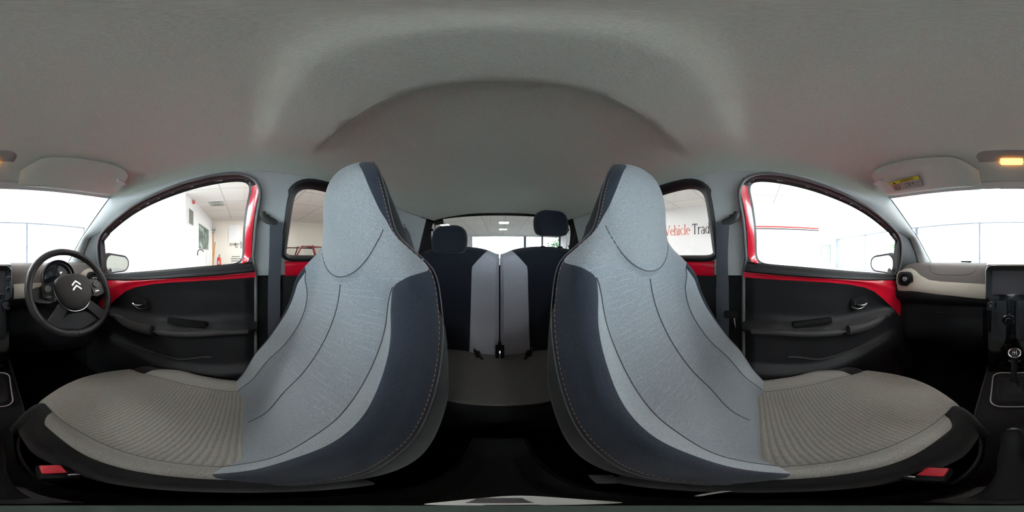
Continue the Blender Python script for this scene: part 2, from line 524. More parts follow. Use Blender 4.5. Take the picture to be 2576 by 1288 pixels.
# cantrail + A-pillar trim: lofted between the door opening and the headliner/windscreen edge
FR = offset2(GF, .018)
top_run = [q for q in FR if q[1] > .05 and q[0] < .02]
top_run = sorted(top_run, key=lambda q: -q[0])
low = [side_pt(2288, 601), side_pt(2304, 644), side_pt(2316, 690)]
top_run = [q for q in top_run if q[0] > -.66 and q[1] > .14]
Pc = [Vector((XS(z, y) - .006, y, z)) for y, z in top_run + low]
Pc = resample(Pc, 70, False)
Qc = [liner(1, y) for y in (0, -.05, -.1, -.15, -.2, -.25, -.3, -.35, -.4, -.45, -.5, -.56)] + EDGE[1:]
Qc = resample(Qc, 70, False)
for s in (1, -1):
    bm = B(); rows = []
    for i in range(70):
        p, q = Pc[i], Qc[i]; r = []
        for k in range(9):
            t = k / 8; m = p.lerp(q, t); nrm = Vector((-1, .1, -.5)).normalized() * (.016 * sin(pi * t) * sst(8, 30, i))
            m = m + nrm; r.append(Vector((m.x * s, m.y, m.z)))
        rows.append(r)
    grid(bm, rows)
    # outer skin keeps daylight out of the joint
    grid(bm, [[Vector((r[0].x + s * .03, r[0].y, r[0].z)), Vector(r[4]) + Vector((s * .04, -.02, .03)), Vector(r[-1]) + Vector((s * .03, -.03, .01)), r[-1]] for r in rows])
    obj('trim_%d' % (1 if s < 0 else 2), bm, M_['pillar'], kind='structure', loc=(s * .53, -.6, .0),
        label='grey windscreen pillar trim %s' % ('behind the steering wheel' if s < 0 else 'beside the passenger airbag label'))

# body side behind the window frames: grey above, black below the belt line
for s in (1, -1):
    G1 = offset2(GF, .008); G2 = offset2(GR, .008)
    for nm, z0, z1, mt, lab in (('up', -.075, .33, 'pillar', 'grey pillar and side trim'), ('lo', -.86, -.075, 'matte', 'black lower pillar and sill trim')):
        bm = B(); st = .0125; y = -.72 if nm == 'up' else -1.25
        ys = [y + st * k for k in range(int(((1.02 if nm == 'up' else 1.13) - y) / st) + 1)]; zs = [z0 + (z1 - z0) * k / round((z1 - z0) / st) for k in range(round((z1 - z0) / st) + 1)]
        V = {}
        for i in range(len(ys) - 1):
            for j in range(len(zs) - 1):
                cy_, cz_ = (ys[i] + ys[i + 1]) / 2, (zs[j] + zs[j + 1]) / 2
                if inside(G1, cy_, cz_) or inside(G2, cy_, cz_): continue
                if nm == 'up' and cy_ < -.1 and cz_ > interp([(-.72, .08), (-.56, .19), (-.4, .25), (-.24, .28), (-.1, .31)], cy_): continue
                q = []
                for a, b in ((i, j), (i + 1, j), (i + 1, j + 1), (i, j + 1)):
                    if (a, b) not in V: V[(a, b)] = bm.verts.new(((XS(zs[b], ys[a]) + .004) * s, ys[a], zs[b]))
                    q.append(V[(a, b)])
                bm.faces.new(q)
        obj('trim_%d' % ({'up': 3, 'lo': 5}[nm] + (s > 0)), bm, M_[mt], kind='structure', loc=(s * .6, .3, z0),
            label=lab + (' on the passenger side' if s > 0 else ' on the driver side'))

# floor
bm = B(); box(bm, (0, -.05, -.87), (1.30, 2.5, .03))
box(bm, (0, -1.22, -.50), (1.30, .03, .75)); 
obj('floor', bm, M_['carpet'], kind='structure', label='black carpet on the car floor', loc=(0, 0, -.87))

# ------------------------------------------------------------------ doors
BELT = [(-.80, -.118), (-.71, -.110), (-.45, -.082), (-.25, -.058), (0, -.031), (.05, -.026)]
def belt(y): return interp(BELT, y)
REDLOW = [(-.90, -.60), (-.80, -.45), (-.75, -.387), (-.66, -.29), (-.587, -.2235), (-.53, -.178), (-.47, -.150), (-.38, -.126), (-.284, -.110), (-.15, -.096), (0, -.084), (.04, -.082)]
def doorX(y, z):
    """door card surface with armrest swell and lower pocket"""
    x = .612
    za = interp([(-.75, -.31), (-.57, -.322), (-.36, -.322), (-.084, -.285), (.05, -.28)], y)   # armrest height
    k = math.exp(-((z - za) / .022) ** 2) * sst(-.72, -.60, y)
    low = sst(za + .01, za - .05, z)
    x -= .046 * k + .012 * low
    x += .006 * math.exp(-((z - (za + .06)) / .05) ** 2)
    zp = -.47 + .03 * sin(y * 7)
    x -= .035 * sst(zp + .015, zp - .03, z) * sst(-.75, -.6, y)
    return x

def build_front_door(s, n, label):
    d = thing('door_%d' % n, label, None, (s * .62, -.4, -.5), kind='structure')
    mir = lambda P: [Vector((p[0] * s, p[1], p[2])) for p in P]
    # glass
    bm = B(); cy0 = sum(p[0] for p in GF) / len(GF); cz0 = sum(p[1] for p in GF) / len(GF)
    rows = []
    for t in (0, .5, 1.04):
        rows.append([Vector(((XS(cz0 + (z - cz0) * t, y) + .012) * s, cy0 + (y - cy0) * t, cz0 + (z - cz0) * t)) for y, z in GF])
    grid(bm, rows[1:], cu=True); V = [bm.verts.new(p) for p in rows[1]]; cap(bm, V)
    obj('window_glass', bm, M_['glass'], d)
    # rubber ring, painted frame, seal: nested rings on the side surface
    def ring(o1, x1, o2, x2, name, m, sel=None, bulge=0):
        a = offset2(GF, o1); b = offset2(GF, o2); bm = B(); nn = len(a)
        R = [[], [], []]
        for i in range(nn):
            R[0].append(Vector(((XS(a[i][1]) - x1) * s, a[i][0], a[i][1])))
            m_ = ((a[i][0] + b[i][0]) / 2, (a[i][1] + b[i][1]) / 2)
            R[1].append(Vector(((XS(m_[1]) - (x1 + x2) / 2 - bulge) * s, m_[0], m_[1])))
            R[2].append(Vector(((XS(b[i][1]) - x2) * s, b[i][0], b[i][1])))
        V = [[bm.verts.new(p) for p in r] for r in R]
        for i in range(nn):
            j = (i + 1) % nn
            if sel and not sel(GF[i]): continue
            for k in (0, 1): bm.faces.new((V[k][i], V[k][j], V[k + 1][j], V[k + 1][i]))
        return obj(name, bm, M_[m], d)
    wr = lambda p, n: .005 + .006 * sst(-.6, -.1, n.y) + .019 * sst(.55, .95, n.x)
    wr2 = lambda p, n: wr(p, n) + .009
    ring(-.003, -.013, lambda p, n: .006, -.004, 'glass_run', 'rubber')
    ring(.005, -.004, wr, .012, 'window_frame', 'red', lambda p: p[0] > -.02 and p[1] < .235, .004)
    ring(.005, -.004, wr, .010, 'upper_frame', 'rubber', lambda p: not (p[0] > -.02 and p[1] < .235), .003)
    # door seal (light bulb strip on the body)
    o3 = offset2(GF, wr2)
    run = [q for q in o3 if q[1] > -.03 or q[0] > .02]
    i0 = max(range(len(o3)), key=lambda i: (o3[i][1] < -.035 and o3[i][0] > 0) * 10 + o3[i][0])
    bm = B()
    path = [Vector(((XS(z) - .010) * s, y, z)) for y, z in o3]
    # order from the lower rear corner up and round to the front
    k0 = min(range(len(path)), key=lambda i: (path[i].y - .05) ** 2 + (path[i].z + .035) ** 2)
    seq = path[k0:] + path[:k0]
    if seq[6].z < seq[0].z + .005: seq = [seq[0]] + seq[:0:-1]
    seq = [p for p in seq if not (p.z < belt(p.y) + .012)]
    for _ in range(6): seq = [seq[0]] + [(seq[i - 1] + seq[i] * 2 + seq[i + 1]) / 4 for i in range(1, len(seq) - 1)] + [seq[-1]]
    low_run = [Vector((XS(-.3) * s - s * .006, .046, -.06 - k * .05)) for k in range(14)]
    tube(bm, low_run[::-1] + seq, .006, 8)
    obj('seal', bm, M_['seal'], d)
    # black sail panel ahead of the glass
    bm = B(); pts = [side_pt(*p) for p in ((2254, 560), (2288, 601), (2304, 644), (2316, 700), (2256, 700), (2257, 640), (2260, 606), (2246, 588))]
    prism(bm, [((XS(z) - .003) * s, y, z) for y, z in pts], (s * .03, 0, 0))
    obj('sail_panel', bm, M_['rubber'], d)
    # belt rubber
    bm = B(); rows = []
    for k in range(41):
        y = -.78 + .815 * k / 40; zb = belt(y)
        rows.append([Vector(((XS(zb) - dx) * s, y, zb + dz)) for dx, dz in ((-.01, .004), (.004, .006), (.010, .0), (.011, -.012), (.016, -.016), (.018, -.026), (.010, -.032))])
    grid(bm, rows)
    obj('belt_rubber', bm, M_['rubber'], d)
    # red painted metal strip
    bm = B(); rows = []
    for k in range(81):
        y = -.84 + .885 * k / 80; zt = belt(y) - .026; zl = min(zt - .012, interp(REDLOW, y)); r = []
        for q in range(11):
            t = q / 10; z = zt + (zl - zt) * t
            x = .618 - .010 * sst(.0, .25, t) + .004 * sst(.35, .6, t) - .0
            r.append(Vector((x * s, y, z)))
        rows.append(r)
    grid(bm, rows); obj('painted_panel', bm, M_['red'], d)
    # door card
    bm = B(); rows = []
    for k in range(101):
        y = -.86 + .91 * k / 100; zt = interp(REDLOW, y) + .002; r = []
        for q in range(61):
            t = q / 60; z = zt + (-.84 - zt) * t
            x = doorX(y, z)
            e = sst(0, .10, (zt - z) / .25)
            x = .606 + (x - .606) * e - .010 * math.exp(-((zt - z) / .04) ** 2) * 1.0
            if y > .0: x += sst(0, .05, y) * .02
            r.append(Vector((x * s, y, z)))
        rows.append(r)
    grid(bm, rows); obj('door_card', bm, M_['black'], d)
    # inside handle in its dish
    c = hit(2162, 762, lambda p: p.x - .604)
    bm = B(); o = rrect(.095, .060, .026, 6)
    prism(bm, [Vector(((.606) * s, c.y + a, c.z + b)) for a, b in o], (-s * .004, 0, 0))
    dish = obj('handle_dish', bm, M_['matte'], d)
    bm = B(); pth = [Vector(((.598 - .008 * sin(pi * k / 10)) * s, c.y - .036 + .052 * k / 10, c.z - .004 - .004 * sin(pi * k / 10))) for k in range(11)]
    tube(bm, pth, .0032, 8, flat=(1.6, .9))
    obj('handle_lever', bm, M_['chrome'], dish, label='chrome lever')
    bm = B(); box(bm, (.599 * s, c.y + .030, c.z + .006), (.008, .014, .024), bev=.002)
    box(bm, (.597 * s, c.y + .030, c.z - .004), (.008, .013, .003), 1)
    obj('lock_tab', bm, mset('black', 'chrome'), dish)
    bm = B(); pth = [Vector((.601 * s, c.y - .045 + .09 * k / 14, c.z - .010 - .018 * sin(pi * k / 14))) for k in range(15)]
    tube(bm, pth, .0012, 6); obj('dish_rim', bm, M_['steel'], dish)
    # armrest pull: raised lip, front capsule and recess
    bm = B(); pth = []
    for k in range(31):
        t = k / 30; y = -.345 + .36 * t; z = interp([(-.36, -.325), (-.2, -.305), (-.084, -.285), (.05, -.28)], y) - .004
        pth.append(Vector(((.558 + .016 * t ** 2) * s, y, z)))
    tube(bm, pth, [.004 + .014 * sst(0, .1, k / 30) - .006 * k / 30 for k in range(31)], 10, flat=(1, .9))
    obj('armrest', bm, M_['softblack'], d)
    bm = B(); pth = []; rr = []
    for k in range(25):
        t = k / 24; y = -.61 + .255 * t; z = -.325 - .012 * sin(pi * t) + .012 * (1 - t)
        pth.append(Vector(((.578 - .018 * sst(0, .7, t)) * s, y, z))); rr.append(.004 + .016 * sst(0, .35, t))
    tube(bm, pth, rr, 10, flat=(1, 1.15)); obj('door_pull', bm, M_['softblack'], d)
    bm = B(); pth = [Vector(((.570) * s, -.605 + .045 * (1 - cos(2 * pi * k / 24)), -.315 + .012 * sin(2 * pi * k / 24))) for k in range(24)]
    tube(bm, pth, .0016, 6, closed=True); obj('pull_ring', bm, M_['steel'], d)
    bm = B(); box(bm, (.590 * s, -.215, -.272), (.03, .16, .026), bev=.008); obj('grip_recess', bm, M_['matte'], d)
    # bottle pocket lip
    bm = B(); pth = []
    for k in range(31):
        t = k / 30; y = -.62 + .50 * t; z = -.455 - .03 * t + .05 * sst(.7, 1, t)
        pth.append(Vector(((doorX(y, z) - .004) * s, y, z)))
    tube(bm, pth, .005, 8); obj('pocket_lip', bm, M_['softblack'], d)
    # door shell outside
    bm = B(); rows = []
    for y in (-.86, -.6, -.3, .055):
        zb = belt(y)
        rows.append([Vector((x * s, y, z)) for x, z in ((.63, zb - .01), (.70, zb - .012), (.77, zb - .05), (.80, -.30), (.80, -.55), (.77, -.86), (.63, -.86))])
    grid(bm, rows); obj('outer_skin', bm, M_['red'], d)
    # door mirror: housing, glass
    mc = Vector((.795, -.79, -.055)); bm = B(); rows = []; prof = rrect(.27, .150, .066, 8)
    for k, (sc, dy) in enumerate(((.86, .0), (.97, .004), (1.0, -.008), (1.0, -.03), (.9, -.065), (.62, -.09), (.2, -.10))):
        rows.append([Vector(((mc.x + a * sc * (1.0)) * s, mc.y + dy, mc.z + b * sc * (.78 + .22 * (1 - (a + .12) / .24)) + .006 * (a < 0))) for a, b in prof])
    V = grid(bm, rows, cu=True); cap(bm, V[-1]); cap(bm, V[0])
    mh = obj('door_mirror', bm, M_['rubber'], d)
    bm = B(); tube(bm, [Vector((.64 * s, -.79, -.13)), Vector((.70 * s, -.80, -.12)), Vector((.74 * s, -.80, -.09))], [.03, .024, .022], 10)
    obj('mirror_arm', bm, M_['rubber'], mh)
    bm = B(); g = [Vector(((mc.x + .006 + a * .74) * s, 0, mc.z + b * .78 * (.78 + .22 * (1 - (a + .12) / .24)) + .004 * (a < 0))) for a, b in prof]
    # the glass is turned towards the driver / passenger
    tl = -s * .14; g = [Vector((p.x, mc.y + .0055 + (p.x * s - mc.x) * (.05), p.z)) for p in g]
    prism(bm, g, (0, .004, 0)); obj('mirror_glass', bm, M_['mirror'], mh)
    return d
build_front_door(-1, 1, 'black and red front door beside the steering wheel')
build_front_door(1, 2, 'black and red front door on the passenger side')

def build_rear_door(s, n, label):
    d = thing('door_%d' % n, label, None, (s * .62, .45, -.5), kind='structure')
    cy0 = .42; cz0 = .12
    bm = B(); rows = []
    for t in (.5, 1.03): rows.append([Vector(((XS(cz0 + (z - cz0) * t, y) + .012) * s, cy0 + (y - cy0) * t, cz0 + (z - cz0) * t)) for y, z in GR])
    grid(bm, rows, cu=True); cap(bm, [bm.verts.new(p) for p in rows[0]])
    obj('tinted_glass', bm, M_['tint'], d, label='dark tinted glass')
    bm = B(); nn = len(GR); R = []
    wd = lambda p, n: .030 if n.y > .3 else .022
    for o_, dx in ((lambda p, n: -.003, -.013), (lambda p, n: .004, .002), (lambda p, n: wd(p, n) * .6, .012), (lambda p, n: wd(p, n), .008), (lambda p, n: wd(p, n) + .002, -.004)):
        R.append([Vector(((XS(z, y) - dx) * s, y, z)) for y, z in offset2(GR, o_)])
    grid(bm, R, cu=True); obj('window_frame', bm, M_['rubber'], d)
    bm = B(); rows = []
    for k in range(31):
        y = .155 + .55 * k / 30
        rows.append([Vector(((x) * s, y, z)) for x, z in ((.612, -.018), (.604, -.024), (.600, -.034), (.602, -.046), (.598, -.050), (.600, -.070), (.608, -.078))])
    grid(bm, rows); obj('painted_panel', bm, M_['red'], d)
    bm = B(); rows = []
    for k in range(41):
        y = .15 + .60 * k / 40; r = []
        for q in range(31):
            z = -.074 - .77 * q / 30
            r.append(Vector(((doorX(-.3, z) + .002 - .05 * sst(.6, .75, y) * sst(-.35, -.45, z)) * s, y, z)))
        rows.append(r)
    grid(bm, rows); obj('door_card', bm, M_['black'], d)
    bm = B(); grid(bm, [[Vector((x * s, y, z)) for x, z in ((.63, -.03), (.77, -.06), (.80, -.30), (.80, -.55), (.77, -.86), (.63, -.86))] for y in (.06, .4, .8, 1.3)])
    obj('outer_skin', bm, M_['red'], d)
build_rear_door(-1, 3, 'rear door with dark tinted glass behind the driver seat')
build_rear_door(1, 4, 'rear door with dark tinted glass behind the passenger seat')

# ------------------------------------------------------------------ pillars' belt gear, tail end of the cabin
def seat_belt(s, label, slack):
    t = thing('seat_belt', label, 'seat belt', (s * .57, .12, -.60), group=None)
    bm = B()
    # curved guide on the pillar
    pts = [side_pt(*p) for p in ((1856, 536), (1852, 548), (1842, 556), (1828, 560), (1820, 564))]
    pth = resample([Vector(((XS(z) - .014) * s, y, z)) for y, z in chaikin(pts, 2, False)], 14, False)
    tube(bm, pth, [.009 + .004 * sin(pi * k / 13) for k in range(14)], 10, flat=(1.1, 1))
    box(bm, ((XS(.13) - .006) * s, pth[5].y, pth[5].z + .008), (.014, .030, .016), bev=.004)
    obj('belt_guide', bm, M_['softblack'], t)
    bm = B(); rows = []
    for k in range(41):
        tt = k / 40; z = .118 - .60 * tt
        yc = .112 + .006 * sin(tt * 5) * slack + (.02 * tt * slack); w = .0235 - .002 * sin(tt * 9) * slack
        x = XS(z) - .020 - .004 * sin(tt * 7)
        rows.append([Vector(((x + dx) * s, yc + a * w, z)) for a, dx in ((-1, 0), (0, -.001), (1, 0), (1, .0015), (-1, .0015))])
    grid(bm, rows, cu=True); obj('webbing', bm, M_['webbing'], t)
    if s > 0:
        bm = B(); o = [Vector((0, a, b)) for a, b in rrect(.050, .030, .006, 3)]
        p = hit(1846, 790, lambda p: p.x - .595)
        prism(bm, [q + Vector((.590, p.y + .01, p.z)) for q in o], (-.006, 0, 0), 0)
        box(bm, (.585, p.y - .004, p.z - .035), (.003, .008, .045), 1, bev=.001)
        obj('tongue', bm, mset('matte', 'chrome'), t)
    bm = B(); box(bm, (s * .600, .12, -.50), (.02, .05, .04), bev=.006); obj('anchor', bm, M_['matte'], t)
seat_belt(1, 'black front seat belt hanging from its guide on the passenger side pillar', 1)
seat_belt(-1, 'black front seat belt hanging from its guide on the driver side pillar', .2)

# tailgate: glass, black surround, lower panel
def tail(x, z, d=0): return Vector((x, 1.10 + (.29 - z) * .55 - d, z))
def tail_pt(u, v):
    p = hit(u, v, lambda p: p.y - (1.10 + (.29 - p.z) * .55)); return (p.x, p.z)
TGO = [tail_pt(*p) for p in ((1169, 541.5), (1257, 538.5), (1345, 541.5), (1400, 548), (1428, 556), (1437, 575), (1433, 622))]
TGO = [(x, z) for x, z in TGO] + [(.56, -.12), (-.56, -.12)] + [tail_pt(*p) for p in ((1085, 615), (1083, 575), (1092, 553), (1117, 547))]
TGO = [tuple(p) for p in resample([Vector((a, 0, b)) for a, b in chaikin(TGO, 2)], 100)]
TGO = [(p[0], p[2]) for p in TGO]
w2 = thing('window_2', 'dark tinted tailgate window behind the rear seats', None, (0, 1.2, 0), kind='structure')
bm = B(); grid(bm, [[tail(x * t, .1 + (z - .1) * t) for x, z in TGO] for t in (.5, 1.03)], cu=True); cap(bm, [bm.verts.new(tail(x * .5, .1 + (z - .1) * .5)) for x, z in TGO])
obj('tinted_glass', bm, M_['hatch'], w2)
bm = B(); R = []
for o_, d_ in ((-.001, -.004), (.003, .004), (.010, .030), (.014, .080), (.020, .150), (.05, .155)):
    R.append([tail(x, z, d_ * (.10 + .90 * sst(.30, .50, abs(x)))) for x, z in offset2(TGO, (lambda p, n, o_=o_: o_ - .008 * sst(.6, .95, n.y)))])
grid(bm, R, cu=True); obj('black_surround', bm, M_['matte'], w2)
bm = B()
prism(bm, [tail(x, z, .004) for x, z in ((-.475, .265), (-.40, .275), (-.40, .237), (-.47, .233), (-.475, .20))], (0, -.006, 0))
obj('printed_corner', bm, M_['matte'], w2)
bm = B(); grid(bm, [[Vector((x, y, z)) for x in (-.66, 0, .66)] for y, z in ((1.30, -.08), (1.36, -.30), (1.36, -.86))]); grid(bm, [[Vector((x, y, -.55)) for x in (-.62, .62)] for y in (.95, 1.36)])
obj('trim_7', bm, M_['matte'], kind='structure', label='black tailgate trim under the rear window', loc=(0, 1.3, -.5))
# gas struts and the shelf cord
for s, lab in ((-1, 'thin gas strut at the left edge of the rear window'), (1, 'thin gas strut at the right edge of the rear window')):
    t = thing('gas_strut', lab, 'gas strut', (s * .47, 1.16, -.05), group='tailgate gas struts')
    a = Vector((s * .478, 1.08, .190)); b = Vector((s * .480, 1.13, -.06))
    bm = B(); tube(bm, [a, a.lerp(b, .6)], .0035, 8); obj('rod', bm, M_['bright_trim'], t)
    bm = B(); tube(bm, [a.lerp(b, .55), b], .007, 10); obj('cylinder', bm, M_['steel'], t)
    bm = B(); box(bm, a, (.018, .03, .018), bev=.004); obj('mount', bm, M_['matte'], t)
bm = B(); pts = []
for k in range(90):
    t = k / 89; ang = t * 24 * pi
    pts.append(Vector((.53 - .06 * t + .004 * cos(ang), 1.06, .17 - .095 * t - .05 * sin(pi * t) + .004 * sin(ang))))
tube(bm, pts, .0016, 5); obj('shelf_cord', bm, M_['matte'], label='black coiled cord hanging beside the right gas strut', cat='cord', loc=(.5, 1.06, .12))

# ------------------------------------------------------------------ front seats
YC = [(-.70, -.03), (-.60, -.02), (-.53, -.005), (-.45, .045), (-.344, .092), (-.281, .135), (-.187, .192), (-.111, .226), (-.034, .242), (.05, .248), (.10, .249), (.15, .247), (.20, .251), (.235, .262), (.252, .277), (.262, .294)]
YB = [(-.70, .10), (-.53, .15), (-.35, .24), (-.24, .285), (-.1, .315), (0, .325), (.1, .316), (.2, .312), (.235, .308), (.252, .304), (.262, .300)]
C3 = [(-.70, .20), (-.53, .228), (-.42, .236), (-.24, .236), (-.11, .232), (-.05, .222), (-.01, .204), (.02, .170), (.05, .138), (.09, .122), (.14, .113), (.20, .094), (.232, .073), (.250, .054), (.262, .020)]
C2 = [(-.70, .17), (-.53, .196), (-.42, .200), (-.24, .196), (-.17, .190), (-.11, .186), (-.08, .181), (-.055, .172), (-.035, .168), (-.02, .186), (-.01, .202), (.02, .168), (.05, .136), (.09, .114), (.14, .096), (.20, .073), (.232, .052), (.250, .043), (.262, .015)]
C1 = [(-.70, .15), (-.53, .165), (-.43, .162), (-.345, .156), (-.26, .146), (-.185, .144), (-.11, .152), (-.06, .162), (-.035, .1665), (-.02, .180), (-.01, .196), (.02, .163), (.05, .131), (.09, .110), (.14, .092), (.20, .070), (.232, .049), (.250, .040), (.262, .013)]
def back_front(s_, z):
    c3 = sinterp(C3, z); u = min(1, abs(s_) / c3)
    b = .050 * sst(.03, -.08, z) * sst(-.66, -.45, z); hd = sst(-.02, .06, z)
    y = sinterp(YC, z) + .006 * u * u
    y -= b * (sst(.55, .86, u) - sst(.86, 1.0, u) * .55)
    y += hd * .018 * u ** 4 + (1 - hd) * .030 * sst(.90, 1.0, u)
    # pillow of the head pad stands proud of the shoulders
    ell = (s_ / .118) ** 2 + ((z - .10) / .150) ** 2
    y -= .010 * sst(1.05, .80, ell) * (1 - hd * .4)
    return y

def front_seat(cx, side, recl, label):
    """side: +1 when the middle of the car lies towards -x"""
    root = thing('front_seat', label, 'car seat', (cx, -.15, -.80), group='front seats')
    def T(p):   # lean of this backrest
        return Vector((cx + p[0], p[1] + (p[2] + .53) * recl, p[2] - .012 * (recl != 0)))
    zs = [-.66 + .59 * i / 60 for i in range(61)] + [-.07 + .08 * i / 40 for i in range(1, 41)] + [.01 + .23 * i / 26 for i in range(1, 27)] + [.246, .252, .257, .2605, .262]
    cols = []
    rows = []; kinds = None
    for z in zs:
        c1, c2, c3 = sinterp(C1, z), sinterp(C2, z), sinterp(C3, z); c2 = max(c2, c1 + .002); c3 = max(c3, c2 + .002)
        ss = [c1 * k / 12 for k in range(13)] + [c1 + (c2 - c1) * k / 5 for k in range(1, 6)] + [c2 + (c3 - c2) * k / 6 for k in range(1, 7)]
        fr = [(a, back_front(a, z)) for a in ss]
        yb = sinterp(YB, z); y3 = fr[-1][1]; yb = max(yb, y3 + .004)
        sd = []
        for k in range(1, 9):
            t = k / 8; a = t * pi / 2
            tp = interp([(-.53, 0), (-.25, -.004), (-.12, .014), (-.08, .030), (-.02, .046), (.02, .020), (.06, -.006), (.10, .0), (.14, .010), (.2, .014), (.26, 0)], z)
            sd.append((c3 + .004 * sin(pi * t) - tp * min(1, t * 1.3) - .22 * c3 * sst(.65, 1, t), y3 + (yb - y3) * t))
        bk = [(sd[-1][0] * (1 - k / 6), yb + .004 * sin(pi / 2 * k / 6)) for k in range(1, 7)]
        half = fr + sd + bk
        rows.append([T((a, y, z)) for a, y in half] + [T((-a, y, z)) for a, y in half[-2:0:-1]])
    nh = 13 + 5 + 6 + 8 + 6
    def mf(i, j):
        k = j if j < nh - 1 else (2 * (nh - 1) - 1 - j); z = (zs[i] + zs[min(i + 1, len(zs) - 1)]) / 2
        if k < 12: return 0 if z < -.015 else 1
        if k < 17: return 2 if z < -.035 else (0 if z < -.015 else 1)
        if k < 23: return 3
        return 4
    bm = B(); V = grid(bm, rows, cu=True, mfun=mf); cap(bm, V[-1], 1); cap(bm, V[0], 4)
    # sewn seams: centre line, panel seams, head pad outline
    def seam(pts, r=.0011, mi=5, off=.0010):
        tube(bm, [T((p[0], back_front(p[0], p[1]) - off, p[1])) for p in pts], r, 5, mi)
    seam([(0, -.50 + .445 * k / 40) for k in range(41)])
    for sg in (1, -1):
        seam([(sg * sinterp(C1, z), z) for z in [-.52 + .485 * k / 50 for k in range(51)]])
    seam([(.118 * sin(a), .090 - .126 * cos(a)) for a in [-1.35 + 2.7 * k / 50 for k in range(51)]])
    # dotted rust coloured stitching along the bolster's edge
    for sg in (1, -1):
        k = 0; z = -.50
        while z < .18:
            p = [T((sg * (sinterp(C3, q) - .001), back_front(sinterp(C3, q) - .001, q) - .0007, q)) for q in (z, z + .0045)]
            tube(bm, p, .0007, 4, 6); z += .0085
        tube(bm, [T((sg * (sinterp(C3, q) + .0035), back_front(sinterp(C3, q), q) + .004, q)) for q in [-.52 + .76 * i / 70 for i in range(71)]], .0011, 5, 5)
    obj('backrest', bm, mset('light_lined', 'light_cloth', 'bolster', 'dark_cloth', 'side_cloth', 'seam', 'thread'), root, weld=False, angle=60)
    # cushion
    yo = -.015 if recl else 0
    def yf(s_): return -.445 + 2.45 * s_ * s_
    NT = 70
    def c_cols(t):
        y = .09 + (-.445 - .09) * t
        c1 = .166 + .006 * sst(.55, .85, t); c3 = .236 + .012 * sst(.5, .8, t)
        yend = -.318; c2 = .214
        yb_ = .09 + (yf(.18) - .09) * t
        if yb_ < yend + .035:
            q = min(1, (yend + .035 - yb_) / .035); c2 = c1 + (.214 - c1) * math.sqrt(max(0, 1 - q * q))
        return c1, max(c2, c1 + .0006), c3
    def cz(s_, t, c3):
        u = abs(s_) / c3; y = 1 - t
        z = -.540 + .018 * sst(.2, .75, t) + .008 * sin(pi * t)
        fd = 1 - .75 * sst(.62, 1, t); z += .036 * fd * sst(.60, .84, u) - .045 * sst(.86, 1.02, u) * (.55 + .45 * u) * (.5 + .5 * fd)
        z -= .010 * math.exp(-((u - .70) / .035) ** 2)
        return z
    rows = []
    for i in range(NT + 1):
        t = i / NT; c1, c2, c3 = c_cols(t)
        ss = [c1 * k / 14 for k in range(15)] + [c1 + (c2 - c1) * k / 5 for k in range(1, 6)] + [c2 + (c3 - c2) * k / 6 for k in range(1, 7)]
        half = [(a, .09 + (yf(a) - .09) * t, cz(a, t, c3)) for a in ss]
        last = half[-1]
        for k in range(1, 7):
            q = k / 6; half.append((last[0] + .012 * sin(pi * min(1, q * 1.2)) - .012 * q, last[1], last[2] - .15 * q))
        rows.append(half)
    # rolled front edge
    lastrow = rows[-1]
    for k in range(1, 11):
        a = k / 10 * pi / 2; nr = []
        for (x, y, z) in lastrow:
            dn = Vector((-4.9 * x, 1)).normalized(); w = max(0, min(1, (z + .66) / .1))
            o = .030 * sin(a) * w
            nr.append((x - dn.x * o * .8, y - dn.y * o, z - .036 * (1 - cos(a)) * w))
        rows.append(nr)
    lastrow = rows[-1]
    for k in range(1, 4): rows.append([(x * (1 - .02 * k), y + .012 * k, max(-.70, z - .045 * k)) for x, y, z in lastrow])
    full = [[Vector((cx + a, y + yo, z)) for a, y, z in r] + [Vector((cx - a, y + yo, z)) for a, y, z in r[-1:0:-1]] for r in rows]
    full = [r[len(r) // 2 + 1 - 1:] + r[:len(r) // 2 + 1 - 1] for r in full]
    nF = len(full[0]); half_n = len(rows[0])
    bm = B()
    # rows are open strips: from -side bottom over the top to +side bottom
    strip = [[Vector((cx - a, y + yo, z)) for a, y, z in r[::-1]] + [Vector((cx + a, y + yo, z)) for a, y, z in r[1:]] for r in rows]
    nr_top = NT
    def mfc(i, j):
        k = j - (half_n - 1) if j >= half_n - 1 else (half_n - 2 - j)
        if k < 14: return 0 if i < nr_top + 7 else 2
        if k < 19: return 1 if i < nr_top else 2
        return 2
    V = grid(bm, strip, mfun=mfc)
    def cp(s_, t):
        c = c_cols(t); return Vector((cx + s_, .09 + (yf(s_) - .09) * t + yo, cz(s_, t, c[2]) + .0002))
    for sg in (1, -1):
        tube(bm, [cp(sg * c_cols(t)[0], t) for t in [.1 + .89 * k / 50 for k in range(51)]], .0011, 5, 3)
    obj('cushion', bm, mset('light_ribbed', 'cushion_bolster', 'side_cloth', 'seam'), root, weld=False, angle=60)
    # plastic base, rails
    bm = B(); box(bm, (cx, -.14 + yo, -.745), (.40, .44, .13), bev=.03)
    for sg in (1, -1): box(bm, (cx + sg * .17, -.12 + yo, -.835), (.03, .52, .035), bev=.005)
    obj('seat_base', bm, M_['matte'], root)
    # belt buckle beside the cushion, towards the middle of the car
    bx = cx - side * .252 + (0 if side > 0 else 0)
    p = Vector((side * (.0625 if side > 0 else .056), -.117 if side > 0 else -.130, -.545))
    R = Matrix.Rotation(rad(side * 14), 3, 'Z')
    bm = B(); box(bm, p + Vector((0, .002, -.03)), (.032, .052, .055), bev=.007, R=R)
    bk = obj('belt_buckle', bm, M_['matte'], root)
    bm = B(); box(bm, p + Vector((0, -.004, .0)), (.022, .030, .010), bev=.0025, R=R); obj('release_button', bm, M_['buckle_red'], bk, label='red release button')
